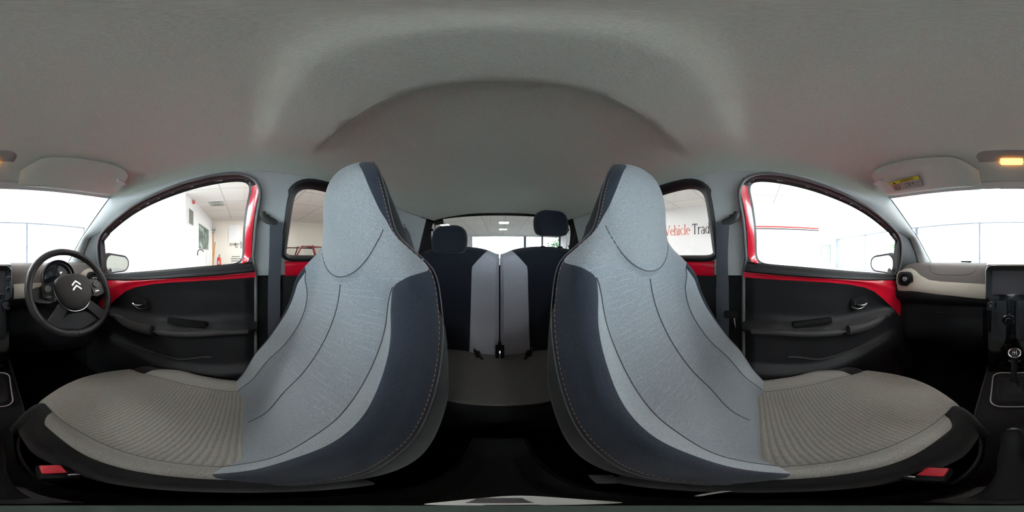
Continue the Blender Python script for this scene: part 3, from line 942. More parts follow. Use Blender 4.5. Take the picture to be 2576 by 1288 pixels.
    bm = B(); box(bm, p + Vector((side * .008, .020, -.002)), (.010, .006, .006), bev=.002, R=R); obj('slot_tip', bm, M_['steel'], bk)
    bm = B(); tube(bm, [p + Vector((0, .01, -.05)), p + Vector((side * .01, .04, -.12)), p + Vector((side * .02, .07, -.19))], .010, 8, flat=(1.5, .6)); obj('buckle_stalk', bm, M_['matte'], bk)
    if side > 0:
        # bright curved edge of the recliner bracket and a small grey tag low on the seat's side
        bm = B(); tube(bm, chaikin([(.052, .020, -.575), (.062, .019, -.575), (.078, .011, -.575), (.089, -.003, -.575)], 2, False), [.0007 + .0016 * sin(pi * k / 13) for k in range(14)], 6)
        obj('bracket_edge', bm, M_['bright_trim'], root, label='bright metal bracket edge')
        bm = B(); box(bm, (.072, .095, -.585), (.022, .034, .002), R=Matrix.Rotation(rad(30), 3, 'Y') @ Matrix.Rotation(rad(-25), 3, 'Z')); obj('side_tag', bm, M_['dim_tag'], root, label='small grey tag')
    return root
front_seat(.315, 1, 0, 'pale grey and charcoal passenger seat, the front seat facing the glovebox')
front_seat(-.315, -1, -.055, 'pale grey and charcoal driver seat facing the steering wheel')

# ------------------------------------------------------------------ rear seats
def rear_back(s, label):
    root = thing('rear_bench', label, 'rear seat', (s * .27, .90, -.60), group='split rear seat backrests')
    def top(x): return interp([(0, .004), (.03, .012), (.08, .034), (.14, .048), (.22, .056), (.34, .056), (.42, .048), (.50, .035), (.53, .02)], x)
    def lb(z): return interp([(-.62, .168), (-.10, .166), (-.07, .163), (.035, .080), (.06, .06)], z)
    rows = []; NZ = 60
    xs_frac = [(0, k / 8) for k in range(9)] + [(1, k / 20) for k in range(1, 21)]
    for i in range(NZ + 1):
        t = i / NZ; r = []
        for kind, q in xs_frac:
            zb = -.62
            z_est = zb + (.04 - zb) * t; L_ = lb(z_est)
            x = (.004 + (L_ - .004) * q) if kind == 0 else (L_ + (.53 - L_) * q)
            z = zb + (top(x) - zb) * t
            edge = min(x - .004, .53 - x); topd = (top(x) - z)
            y = .885 + (z + .62) * .125
            y += .022 * (1 - min(1, edge / .02)) ** 2 + .035 * (1 - min(1, topd / .035)) ** 2
            y += -.014 * sst(.17, .24, x) * sst(.5, .42, x)
            r.append(Vector((s * x, y, z)))
        rows.append(r)
    bm = B(); grid(bm, rows, mfun=lambda i, j: 0 if j < 8 else 1)
    tp = rows[-1]; grid(bm, [tp, [p + Vector((0, .035, .006)) for p in tp], [p + Vector((0, .085, -.01)) for p in tp], [p + Vector((0, .095, -.10)) for p in tp], [Vector((p.x, 1.03, -.6)) for p in tp]], 1, mfun=lambda i, j: 0 if (j < 8 and i < 1) else 1)
    grid(bm, [[r[0] for r in rows], [r[0] + Vector((0, .10, 0)) for r in rows]], 1)
    tube(bm, [rows[i][8] + Vector((0, -.0006, 0)) for i in range(NZ + 1)], .0014, 5, 2)
    obj('backrest', bm, mset('rear_light', 'rear_dark', 'seam'), root, weld=False)
    # headrest: lowered on the driver side, raised on the other
    hx, dz = (-.305, 0) if s < 0 else (.318, .108)
    bm = B(); rows = []
    zc = .100 + dz; hh = .088 if s < 0 else .082; yc = .955 + .02 * (s > 0)
    prof = [(-1, .55), (-.96, .72), (-.85, .88), (-.6, .97), (-.2, 1), (.2, .99), (.55, .93), (.8, .80), (.94, .60), (1, .34)]
    for zz, w in prof:
        rr = rrect(.226 * w, .095 * (.55 + .45 * w), .040 * w, 6)
        rows.append([Vector((hx + a, yc + b + .01 * zz, zc + zz * hh)) for a, b in rr])
    V = grid(bm, rows, cu=True); cap(bm, V[0]); cap(bm, V[-1])
    hr = obj('headrest', bm, M_['rear_dark'], root)
    md = hr.modifiers.new('soft', 'SUBSURF'); md.levels = 1; md.render_levels = 2
    for dx in (-.057, .057):
        bm = B(); tube(bm, [Vector((hx + dx, yc, zc - hh * .8)), Vector((hx + dx, yc, .02))], .0055, 10)
        obj('headrest_post', bm, M_['dark_grey'], hr)
        if s > 0:
            bm = B(); lathe(bm, [(.017, 0), (.016, .006), (.010, .010)], (hx + dx, yc - .01, .052), seg=16); obj('post_collar', bm, M_['matte'], root)
    bm = B(); box(bm, (s * .475, .930, -.035), (.014, .008, .038), bev=.003); obj('release_lever', bm, M_['steel' if s < 0 else 'matte'], root)
M_['rear_light'] = fabric('rear_light_cloth', (178, 178, 188))
rear_back(-1, 'rear seat backrest with its headrest pushed down')
rear_back(1, 'rear seat backrest with its headrest raised on two posts')
def rear_cushion():
    root = thing('rear_seat_cushion', 'dark grey rear seat cushion seen between the front seats', 'rear seat cushion', (0, .66, -.80))
    bm = B(); rows = []
    for i in range(41):
        t = i / 40; r = []
        for j in range(49):
            x = -.60 + 1.2 * j / 48
            if t < .8:
                y = .872 - .392 * t / .8; z = -.605 - .004 * cos(x * 20) - .012 * (t / .8) ** 4
                z += .018 * sst(.10, .22, abs(x)) - .0
            else:
                a = (t - .8) / .2 * pi / 2; y = .48 - .035 * sin(a); z = -.617 + .018 * sst(.10, .22, abs(x)) - .22 * (1 - cos(a))
            r.append(Vector((x, y, z)))
        rows.append(r)
    grid(bm, rows, mfun=lambda i, j: 0 if i < 33 else 1); obj('cushion', bm, mset('rear_cush', 'matte'), root)
    bm = B(); box(bm, (0, .68, -.77), (1.18, .42, .16), bev=.02); obj('cushion_base', bm, M_['matte'], root)
M_['rear_cush'] = fabric('rear_cushion_cloth', (120, 118, 114))
rear_cushion()
# three belt buckles standing between cushion and backrest
for x, lab in ((-.135, 'black rear belt buckle with a bright tip, left of the centre gap'), (.0, 'black upright pair of rear buckles in the centre gap'), (.175, 'black rear belt buckle with a bright tip, right of the centre gap')):
    t = thing('rear_belt_buckle', lab, 'belt buckle', (x, .86, -.60), group='rear belt buckles')
    bm = B()
    if x == 0:
        for dx in (-.012, .014): box(bm, (dx, .85, -.565), (.020, .03, .085), bev=.005)
        tube(bm, [(0, .87, -.50), (0, .86, -.56)], [.006, .014], 8)
    else:
        box(bm, (x + .02 * (1 if x > 0 else -1) * -1, .85, -.590), (.03, .055, .022), bev=.006, R=Matrix.Rotation(rad(20 if x < 0 else -20), 3, 'Z'))
        tube(bm, [(x, .87, -.575), (x - .05 * (x / abs(x)), .80, -.592)], [.008, .006], 8)
    obj('buckle', bm, M_['matte'], t)
    if x:
        bm = B(); bmesh.ops.create_uvsphere(bm, u_segments=10, v_segments=8, radius=.0055, matrix=Matrix.Translation((x, .868, -.562))); obj('bright_tip', bm, M_['chrome'], t)
for s, lab in ((-1, 'dark rear seat belt strap behind the driver seat'), (1, 'dark rear seat belt strap behind the passenger seat')):
    t = thing('rear_seat_belt', lab, 'seat belt', (s * .5, .93, -.5), group='rear seat belts')
    bm = B(); rows = []
    for k in range(31):
        q = k / 30
        c = Vector((-.553, .815, .200)).lerp(Vector((-.478, .905, -.14)), q) if q < .6 else Vector((-.553, .815, .200)).lerp(Vector((-.478, .905, -.14)), .6).lerp(Vector((-.30, .86, -.56)), (q - .6) / .4)
        w = .021; dirv = Vector((.75, .65, 0)).normalized() * w * (.35 + .65 * sst(0, .2, q))
        rows.append([Vector((-s * (c - dirv).x, (c - dirv).y, c.z)), Vector((-s * (c + dirv).x, (c + dirv).y, c.z)), Vector((-s * (c + dirv).x, (c + dirv).y + .002, c.z)), Vector((-s * (c - dirv).x, (c - dirv).y + .002, c.z))])
    grid(bm, rows, cu=True); obj('webbing', bm, M_['webbing'], t)
    bm = B(); tube(bm, [(s * .563, .80, .222), (s * .552, .815, .200), (s * .545, .822, .185)], [.006, .010, .008], 8); obj('belt_guide', bm, M_['softblack'], t)

# ------------------------------------------------------------------ dashboard
DPROF = [(-.045, -.30), (-.0452, -.20), (-.048, -.13), (-.056, -.09), (-.080, -.058), (-.11, -.034), (-.147, -.014), (-.18, -.003), (-.22, .0), (-.25, -.012), (-.275, -.045), (-.30, -.055), (-.36, -.05), (-.46, -.035), (-.58, -.08), (-.66, -.16)]
def dyz(z):
    z = max(-.66, min(-.045, z)); return interp([(a, b) for a, b in DPROF[::-1]], z)
def dface(x): return -.815 + .30 * x * x
def dash_pt(u, v):
    p = hit(u, v, lambda p: p.y - (dface(p.x) + dyz(p.z)) if p.z < -.0455 else 1, t0=.4, t1=1.6)
    return p
dash = thing('dashboard', 'charcoal and champagne dashboard across the front of the cabin', 'dashboard', (0, -.95, -.66))
bm = B(); rows = []
fine = []
for (z0, d0), (z1, d1) in zip(DPROF, DPROF[1:]):
    for k in range(4): fine.append((z0 + (z1 - z0) * k / 4, d0 + (d1 - d0) * k / 4))
fine.append(DPROF[-1])
sm = fine[:]
for _ in range(3): sm = [sm[0]] + [tuple((sm[i - 1][j] + sm[i][j] * 2 + sm[i + 1][j]) / 4 for j in (0, 1)) for i in range(1, len(sm) - 1)] + [sm[-1]]
for z, d in sm:
    rows.append([Vector((-.62 + 1.24 * k / 62, dface(-.62 + 1.24 * k / 62) + d, z)) for k in range(63)])
def dm(i, j): return 0 if i < 26 else 1
grid(bm, rows, mfun=dm)
grid(bm, [[Vector((x, dface(x) - .30, -.045)) for x in (-.62, -.3, 0, .3, .62)], [Vector((x, -1.26, -.06)) for x in (-.62, -.3, 0, .3, .62)]])
obj('dash_skin', bm, mset('dashpad', 'black'), dash)
# satin trim band with the vent surround at its outer end
top_px = [(2262, 700), (2264, 688), (2270, 679), (2280, 675), (2293, 675), (2303, 680), (2315, 692), (2337, 704), (2365, 708), (2398, 710), (2432, 712), (2467, 714), (2480, 715)]
bot_px = [(2258, 722), (2259, 730), (2264, 731), (2275, 732), (2290, 732), (2303, 733), (2320, 735), (2340, 738), (2365, 741), (2398, 744), (2432, 748), (2462, 751), (2480, 752)]
TP = [dash_pt(*p) for p in top_px]; BP = [dash_pt(*p) for p in bot_px]
TP = resample(TP, 50, False); BP = resample(BP, 50, False)
vc = dash_pt(2283, 700)
for s in (1, -1):
    bm = B(); rows = []
    for a, b in zip(TP, BP):
        r = []
        for k in range(9):
            t = k / 8; p = a.lerp(b, t); y = dface(p.x) + dyz(p.z) + .006 * sin(pi * min(1, max(0, t))) ** .5 + .0015
            r.append(Vector((p.x * s, y, p.z)))
        rows.append(r)
    grid(bm, rows); obj('satin_trim', bm, M_['silver'], dash, label='champagne trim band')
    # round air vent in a rounded square well
    ax = Vector((-s * .55, 1, .10)).normalized(); R = frameM(ax); c = Vector((vc.x * s, vc.y + .021, vc.z - .002))
    bm = B(); o = rrect(.094, .088, .030, 6)
    prism(bm, [c + R @ Vector((a, b, -.03)) for a, b in o], ax * .032)
    vw = obj('vent_well', bm, M_['softblack'], dash)
    bm = B(); tube(bm, [c + R @ Vector((a, b, .002)) for a, b in o], .0035, 8, closed=True); obj('vent_surround', bm, M_['silver'], vw)
    bm = B(); lathe(bm, [(.030, -.004), (.033, .008), (.031, .013), (.027, .010), (.024, .004)], c, ax, 28); obj('vent_ring', bm, M_['matte'], vw)
    bm = B(); lathe(bm, [(.0225, .010), (.021, .013), (.019, .010), (.0185, .004)], c + R @ Vector((.002 * s, 0, .004)), ax, 26, 0, False)
    lathe(bm, [(.013, .0), (.013, .016), (.011, .018), (0.001, .018)], c + R @ Vector((0, 0, .004)), ax, 20)
    obj('vent_dial', bm, M_['steel'], vw)
# airbag outline and glovebox line
bm = B(); pts = [dash_pt(*p) for p in ((2338, 668), (2340, 680), (2348, 688), (2364, 691), (2400, 692), (2430, 692), (2446, 688), (2454, 680), (2458, 668))]
tube(bm, [Vector((p.x, dface(p.x) + dyz(p.z) + .0012, p.z)) for p in resample(chaikin(pts, 2, False), 50, False)], .0010, 5)
obj('airbag_outline', bm, M_['softblack'], dash)
bm = B(); rows = []
for k in range(21):
    x = .15 + .42 * k / 20; rows.append([Vector((x, dface(x) + dyz(z) + .016, z)) for z in (-.275, -.285, -.36, -.44, -.50, -.52)])
grid(bm, rows); gb = obj('glovebox_lid', bm, M_['black'], dash)
bm = B(); tube(bm, [Vector((.36 + .04 * k / 4, dface(.38) + dyz(-.31) + .024, -.318 - .003 * sin(pi * k / 4))) for k in range(5)], .003, 6); obj('glovebox_catch', bm, M_['softblack'], gb)
bm = B(); box(bm, (.30, -1.05, -.038), (.070, .02, .010), bev=.002); obj('sensor_box', bm, M_['matte'], dash)

# ------------------------------------------------------------------ centre stack (touch screen, climate) and floor console
st = thing('centre_console', 'gloss black centre stack with touchscreen above the gear lever', 'centre console', (0, -.72, -.85))
SY = -.775
def sp(x, z, d=0): return Vector((x + .005, SY + (-.05 - z) * .18 + d, z))
bm = B()
W_ = [(-.04, .118), (-.10, .124), (-.17, .118), (-.22, .108), (-.30, .105), (-.42, .102), (-.54, .098), (-.60, .098)]
rows = []
for z, w in W_:
    rows.append([sp(a * w, z, d) for a, d in ((-1.05, -.12), (-1.02, -.03), (-.97, -.006), (-.8, 0), (0, .004), (.8, 0), (.97, -.006), (1.02, -.03), (1.05, -.12))])
rows.insert(0, [Vector((p.x * .92, p.y - .09, p.z + .002)) for p in rows[0]])
grid(bm, rows); obj('stack_body', bm, M_['gloss'], st)
bm = B(); o = []
for a, b in rrect(.232, .158, .028, 7): o.append((a * (1 if b > -.02 else .97), b))
prism(bm, [sp(a, -.126 + b, .002) for a, b in o], (0, .010, 0)); bz = obj('screen_bezel', bm, M_['gloss'], st)
bm = B(); tube(bm, [sp(a * 1.01, -.126 + b * 1.01, .006) for a, b in o], .0028, 8, closed=True); obj('bezel_rim', bm, M_['pale_chrome'] if 'pale_chrome' in M_ else M_['steel'], bz, label='bright rim')
bm = B(); prism(bm, [sp(a, -.122 + b, .0125) for a, b in rrect(.172, .104, .004, 2)], (0, .0012, 0)); obj('screen', bm, M_['screen'], bz)
bm = B(); tube(bm, [sp(-.086, -.176, .014), sp(.086, -.176, .014)], .0015, 6); obj('screen_edge', bm, M_['steel'], bz)
for z in (-.105, -.155):
    for x in (-.101,):
        bm = B(); lathe(bm, [(.0105, 0), (.0105, .008), (.0085, .010), (.001, .010)], sp(x, z, .010), (0, 1, .15), 20); kn = obj('screen_knob', bm, M_['gloss'], bz)
        bm = B(); tube(bm, [sp(x + .0105 * cos(a), z + .0105 * sin(a), .017) for a in [2 * pi * k / 20 for k in range(20)]], .0008, 5, closed=True); obj('knob_rim', bm, M_['steel'], kn)
# hazard switch
hz = sp(.088, -.232, .004)
bm = B(); lathe(bm, [(.020, -.004), (.020, .004), (.017, .007), (.001, .006)], hz, (0, 1, .15), 24); hs = obj('hazard_switch', bm, M_['gloss'], st)
bm = B(); tube(bm, [hz + Vector((.007 * cos(a), .0085, .007 * sin(a))) for a in (pi / 2, pi / 2 + 2 * pi / 3, pi / 2 + 4 * pi / 3)], .0012, 5, closed=True); obj('hazard_triangle', bm, M_['white_print'], hs)
bm = B(); tube(bm, [hz + Vector((.021 * cos(a), .006, .021 * sin(a))) for a in [pi * 1.15 + pi * .75 * k / 14 for k in range(15)]], .0012, 5); obj('switch_rim', bm, M_['steel'], hs)
hz2 = sp(-.088, -.232, .004)
bm = B(); lathe(bm, [(.020, -.004), (.020, .004), (.017, .007), (.001, .006)], hz2, (0, 1, .15), 24); h2 = obj('round_switch', bm, M_['gloss'], st)
bm = B(); tube(bm, [hz2 + Vector((.021 * cos(a), .006, .021 * sin(a))) for a in [pi * 1.2 + pi * .6 * k / 14 for k in range(15)]], .0009, 5); obj('switch_rim', bm, M_['steel'], h2)
# climate dial with small icons under it
cd_ = sp(.008, -.300, .004)
bm = B(); lathe(bm, [(.030, -.004), (.030, .006), (.026, .012), (.018, .012), (.017, .020), (.001, .021)], cd_, (0, 1, .2), 32); dl = obj('climate_dial', bm, M_['gloss'], st)
for r_, yy, a0, a1 in ((.029, .010, .2, .8), (.017, .022, .3, 1.1)):
    bm = B(); tube(bm, [cd_ + Vector((r_ * cos(a), yy, r_ * sin(a))) for a in [pi * (a0 + (a1 - a0) * k / 16) for k in range(17)]], .0009, 5); obj('dial_rim', bm, M_['steel'], dl)
icons = []
for k in range(9):
    a = pi * (1.05 + .9 * k / 8); icons.append((cd_ + Vector((.047 * cos(a), .004, .046 * sin(a) - .004)), (.004, .001, .003)))
icons += [(sp(.008, -.245, .006), (.008, .001, .0012)), (sp(.008, -.250, .006), (.006, .001, .0012)), (sp(.022, -.425, .006), (.008, .001, .0012)), (sp(-.002, -.423, .006), (.003, .001, .0012))]
for c_, s_ in icons:
    bm = B(); box(bm, c_, s_); obj('climate_icon', bm, M_['dim_tag'], st, smooth=False)
# floor console
def cons_w(y): return interp([(-.80, .105), (-.62, .104), (-.40, .098), (-.33, .060), (-.20, .042), (.0, .055), (.30, .055)], y)
bm = B(); rows = []
for k in range(61):
    y = -.80 + 1.12 * k / 60; w = cons_w(y)
    zt = interp([(-.80, -.56), (-.70, -.585), (-.44, -.605), (-.34, -.62), (-.1, -.655), (.32, -.66)], y)
    hol = .03 * sst(-.40, -.34, y) * sst(.30, .2, y)
    rows.append([Vector((a * w, y, {0: zt - hol * (abs(a) < .5), 1: zt - .008, 2: zt - .05, 3: -.86}[b])) for a, b in ((-1.15, 3), (-1.05, 2), (-.98, 1), (-.85, 0), (-.4, 0), (.4, 0), (.85, 0), (.98, 1), (1.05, 2), (1.15, 3))])
grid(bm, rows)
tube(bm, chaikin([(.0995, -.78, -.56), (.105, -.62, -.592), (.100, -.46, -.608), (.088, -.36, -.62), (.045, -.27, -.625), (.040, -.1, -.64)], 3, False), .0035, 6, 1)
tube(bm, chaikin([(-.0995, -.78, -.56), (-.105, -.62, -.592), (-.100, -.46, -.608), (-.088, -.36, -.62), (-.045, -.27, -.625), (-.040, -.1, -.64)], 3, False), .0035, 6, 1)
obj('floor_console', bm, mset('matte', 'black'), st)
bm = B(); box(bm, (.118, -.245, -.60), (.004, .012, .016), bev=.001); obj('edge_clip', bm, M_['steel'], st)

# gear lever
gl = thing('gear_lever', 'gear lever with round shift pattern knob and chrome framed gaiter', 'gear lever', (-.006, -.54, -.60))
gz = -.585
o = [(a, b) for a, b in rrect(.146, .205, .035, 7)]
def gp(a, b, dz=0):
    return Vector((-.006 + a * (1 + (-b) * .9), -.548 + b, gz + dz + (-b) * .12 + .006))
bm = B(); tube(bm, [gp(a, b) for a, b in o], .0027, 8, closed=True); obj('gaiter_frame', bm, M_['badge'], gl, label='chrome frame')
bm = B(); rows = []
for k in range(12):
    t = k / 11; sc = (1 - t) ** 1.4 * .84 + .09; rows.append([Vector((-.006, -.548, 0)) * 0 + Vector((gp(a * sc, b * sc).x, gp(a * sc, b * sc).y - .022 * t ** 2, gp(a, b).z * (1 - t) + (gz + .10) * t * .35 + gz * t * .65 + .006 * sin(t * 16) * (1 - t))) for a, b in o])
V = grid(bm, rows, cu=True); cap(bm, V[-1]); obj('gaiter', bm, M_['matte'], gl)
kc = Vector((-.011, -.605, -.414)); ax = (kc - Vector((-.006, -.565, -.56))).normalized(); tocam = (-kc).normalized()
bm = B(); tube(bm, [Vector((-.006, -.568, -.56)), kc - ax * .04, kc - ax * .01], [.011, .012, .014], 14); obj('stick', bm, M_['matte'], gl)
bm = B(); kax = (ax * .5 + tocam).normalized()
lathe(bm, [(.010, -.040), (.016, -.032), (.023, -.018), (.0265, -.004), (.0255, .006), (.021, .011), (.001, .0125)], kc, kax, 32); kb = obj('knob', bm, M_['gloss'], gl)
KR = frameM(kax, (0, -.3, 1))
bm = B(); tube(bm, [kc + KR @ Vector((.0225 * cos(a), .0225 * sin(a), .0095)) for a in [2 * pi * k / 32 for k in range(32)]], .0026, 8, closed=True); obj('knob_ring', bm, M_['chrome'], kb, label='chrome ring')
bm = B(); q = lambda a, b: kc + KR @ Vector((a, b, .0135))
for x in (-.007, 0, .007): tube(bm, [q(x, .0045), q(x, -.0045 if x < .006 else -.0045)], .0007, 5)
tube(bm, [q(-.007, 0), q(.007, 0)], .0007, 5)
for i, ch in enumerate('135'): text_bm(bm, ch, .006, KR, q(-.007 + .007 * i, .0085), .0001)
for i, ch in enumerate('24R'): text_bm(bm, ch, .006, KR, q(-.007 + .007 * i, -.0085), .0001)
obj('shift_pattern', bm, M_['white_print'], kb, label='shift pattern 1 3 5 2 4 R')
bm = B()
for sg in (1, -1): tube(bm, [kc + KR @ Vector((sg * (.006 + .016 * k / 8), -.022 - .007 * sin(pi * k / 8), -.022)) for k in range(9)], .0022, 6)
obj('collar_wings', bm, M_['steel'], kb)

# hand brake
hb = thing('hand_brake', 'black hand brake lever lying between the front seats', 'hand brake', (-.0, -.10, -.66))
a, b = Vector((-.004, -.285, -.520)), Vector((0, -.050, -.585))
bm = B(); tube(bm, [a.lerp(b, t) for t in (0, .04, .15, .4, .6, 1)], [.010, .0165, .0185, .019, .015, .014], 16, flat=(1, 1.15)); obj('grip', bm, M_['matte'], hb)
bm = B(); ax = (a - b).normalized(); lathe(bm, [(.0085, -.004), (.0085, .006), (.006, .010), (.001, .011)], a, ax, 16); obj('button', bm, M_['softblack'], hb)
bm = B(); tube(bm, [a + ax * .002 + frameM(ax) @ Vector((.0125 * cos(k), .0125 * sin(k), 0)) for k in [2 * pi * i / 20 for i in range(20)]], .0012, 5, closed=True); obj('button_ring', bm, M_['steel'], hb)
bm = B(); box(bm, (0, -.060, -.620), (.046, .07, .07), bev=.012); obj('pivot_boot', bm, M_['leather'], hb)

# ------------------------------------------------------------------ steering wheel
WC = Vector((-.334, -.588, -.146)); WAX = Vector((0, cos(rad(26)), sin(rad(26)))); WR = frameM(WAX)   # local x = towards +x? y = up
WR = Matrix((Vector((-1, 0, 0)), Vector((0, -sin(rad(26)), cos(rad(26)))), WAX)).transposed() @ Matrix.Rotation(rad(0), 3, 'Z')
def wp(x, y, z=0): return WC + WR @ Vector((x, y, z))       # x to the driver's right
sw = thing('steering_wheel', 'black leather rimmed steering wheel with silver chevron badge', 'steering wheel', tuple(WC - WAX * .10))
RR = .183
bm = B(); pts = []; rad_ = []
for k in range(96):
    a = 2 * pi * k / 96; f = 1 - .02 * sst(-.80, -1, sin(a)); pts.append(wp(RR * cos(a), RR * sin(a) * f))
tube(bm, pts, .0155, 16, closed=True, flat=(1.0, 1.12))
for a in (rad(-97), rad(-35), rad(215)):
    c = wp(RR * cos(a), RR * sin(a) * (.98 if a < rad(-90) else 1)); tdir = (wp(RR * cos(a + .01), RR * sin(a + .01)) - wp(RR * cos(a - .01), RR * sin(a - .01))).normalized()
    Rm = frameM(tdir, WAX); tube(bm, [c + Rm @ Vector((.0158 * cos(q), .0175 * sin(q), 0)) for q in [2 * pi * i / 16 for i in range(16)]], .0009, 5, 1, closed=True)
obj('rim', bm, mset('leather', 'matte'), sw)
# hub pad
def hub_outline(sc=1, n=0):
    o = [(-.080, .040), (-.055, .062), (0, .070), (.055, .062), (.080, .040), (.083, .0), (.070, -.045), (.040, -.080), (.0, -.090), (-.040, -.080), (-.070, -.045), (-.083, .0)]
    return [(a * sc, b * sc) for a, b in chaikin(o, 3)]
bm = B(); rows = []
for sc, z in ((1.0, .0), (1.0, .012), (.985, .022), (.95, .030), (.85, .036), (.6, .041), (.3, .043)): rows.append([wp(a, b, z + .002) for a, b in hub_outline(sc)])
V = grid(bm, rows, cu=True); cap(bm, V[-1]); cap(bm, V[0])
hub = obj('hub_pad', bm, M_['hub'], sw)
bm = B(); tube(bm, [wp(a * 1.03, b * 1.03, .010) for a, b in hub_outline() if b < .035 and True][:], .0022, 8, closed=False) if False else None
ho = hub_outline(1.03); k0 = max(range(len(ho)), key=lambda i: (ho[i][1] < .03) * 1 + (ho[i][0] < 0) * 1 + ho[i][1])
lowp = [p for p in ho[k0:] + ho[:k0] if p[1] < .032]
tube(bm, [wp(a, b, .014) for a, b in lowp], .0022, 8); obj('hub_edge', bm, M_['steel'], hub, label='bright edge line')
# chevron badge
bm = B()
for dy in (.010, -.009):
    o = [(-.0210, -.0120 + dy), (-.0150, -.0120 + dy), (-.0125, -.0080 + dy), (0, .0020 + dy), (.0125, -.0080 + dy), (.0150, -.0120 + dy), (.0210, -.0120 + dy), (.0195, -.0060 + dy), (0, .0095 + dy), (-.0195, -.0060 + dy)]
    prism(bm, [wp(a, b + .012, .0435) for a, b in o], WAX * .003)
obj('chevron_badge', bm, M_['badge'], hub, smooth=False, label='silver double chevron')
# spokes: left, right, lower pair
for s, nm in ((-1, 'left'), (1, 'right')):
    bm = B(); o = [(.078, .045), (.110, .030), (.150, .030), (.170, .022), (.172, -.020), (.150, -.032), (.112, -.040), (.080, -.030)]
    o = [(a * s, b - .004) for a, b in o]
    rows = [[wp(a, b, -.008 - .004 * (abs(a) > .14)) for a, b in o], [wp(a, b, .012 - .010 * (abs(a) > .14)) for a, b in o]]
    V = grid(bm, rows, cu=True); cap(bm, V[0]); cap(bm, V[1])
    spk = obj('spoke', bm, M_['leather'], sw)
    bm = B(); o = [(.086, .040), (.136, .028), (.138, -.020), (.092, -.036)]
    prism(bm, [wp(a * s, b, .013) for a, b in o], WAX * .005); bp = obj('switch_panel', bm, M_['gloss'], spk)
    bm = B(); lathe(bm, [(.0145, 0), (.0145, .004), (.012, .006), (.001, .005)], wp(s * .112, .010, .018), WAX, 24); obj('control_pad', bm, M_['leather'], bp)
    bm = B(); tube(bm, [wp(s * .112 + .0148 * cos(q), .010 + .0148 * sin(q), .021) for q in [2 * pi * i / 24 for i in range(24)]], .0007, 5, closed=True)
    for dx, dy in ((0, .009), (.009, 0), (-.009, 0), (0, -.009)): box(bm, wp(s * .112 + dx, .010 + dy, .0245), (.0025, .001, .002), R=WR @ Matrix.Rotation(pi / 2, 3, 'X'))
    box(bm, wp(s * .112, -.020, .0195), (.020, .0045, .002), R=WR)
    obj('control_marks', bm, M_['dim_tag' if s < 0 else 'steel'], bp)
bm = B()
for s in (-1, 1):
    o = [(.040, -.075), (.070, -.050), (.128, -.112), (.092, -.142)]
    o = [(a * s, b) for a, b in o]; V = grid(bm, [[wp(a, b, -.010) for a, b in o], [wp(a, b, .008) for a, b in o]], cu=True); cap(bm, V[0]); cap(bm, V[1])
V = grid(bm, [[wp(a, b, zz) for a, b in ((-.10, -.140), (-.04, -.095), (.04, -.095), (.10, -.140), (.0, -.166))] for zz in (-.012, -.004)], cu=True); cap(bm, V[1]); cap(bm, V[0])
obj('lower_spoke', bm, M_['black'], sw)
bm = B(); tube(bm, [WC - WAX * .005, WC - WAX * .05, WC - WAX * .17], [.055, .060, .065], 20); obj('column_shroud', bm, M_['matte'], sw)
for s, z in ((-1, -.055), (1, -.055)):
    bm = B(); a = wp(s * .05, -.01, -.06); b = wp(s * .155, .0, -.05); tube(bm, [a, a.lerp(b, .6), b], [.007, .007, .011], 10, flat=(1, 1.2)); obj('column_stalk', bm, M_['matte'], sw)
bm = B(); lathe(bm, [(.012, -.01), (.012, .006), (.008, .010), (.001, .010)], wp(-.165, .002, -.050), (.6, 1, .2), 16); obj('stalk_tip', bm, M_['softblack'], sw)

# instrument pod on the column
pod = thing('instrument_pod', 'round instrument pod with dark glossy cover behind the steering wheel', 'instrument pod', (-.345, -.80, -.17))
pc = Vector((-.345, -.745, -.108)); pax = Vector((.05, 1, .12)).normalized(); PR = frameM(pax)
bm = B(); lathe(bm, [(.045, -.085), (.074, -.06), (.088, -.02), (.090, .010), (.086, .016), (.080, .012)], pc, pax, 40, 0, False); lathe(bm, [(.080, .010), (.080, .0), (.001, -.004)], pc, pax, 40)
obj('pod_shell', bm, M_['matte'], pod)
bm = B(); lathe(bm, [(.079, .0065), (.079, .009), (.05, .016), (.001, .019)], pc, pax, 40); cv = obj('gauge_cover', bm, M_['cover'], pod)
bm = B(); tube(bm, [pc + PR @ Vector((.0865 * cos(a), .0865 * sin(a), .014)) for a in [2 * pi * k / 40 for k in range(40)]], .0018, 6, closed=True); obj('pod_rim', bm, M_['steel'], pod)
bm = B(); box(bm, pc + PR @ Vector((.02, -.030, .0185)), (.042, .004, .030), bev=.002, R=PR @ Matrix.Rotation(pi / 2, 3, 'X')); obj('display', bm, M_['screen'], cv)
bm = B(); bmesh.ops.create_uvsphere(bm, u_segments=8, v_segments=6, radius=.0018, matrix=Matrix.Translation(pc + PR @ Vector((.050, -.020, .017)))); obj('warning_light', bm, mat('red_tell_tale', (255, 30, 40), .5, emit=(255, 20, 30), es=1.5), cv)

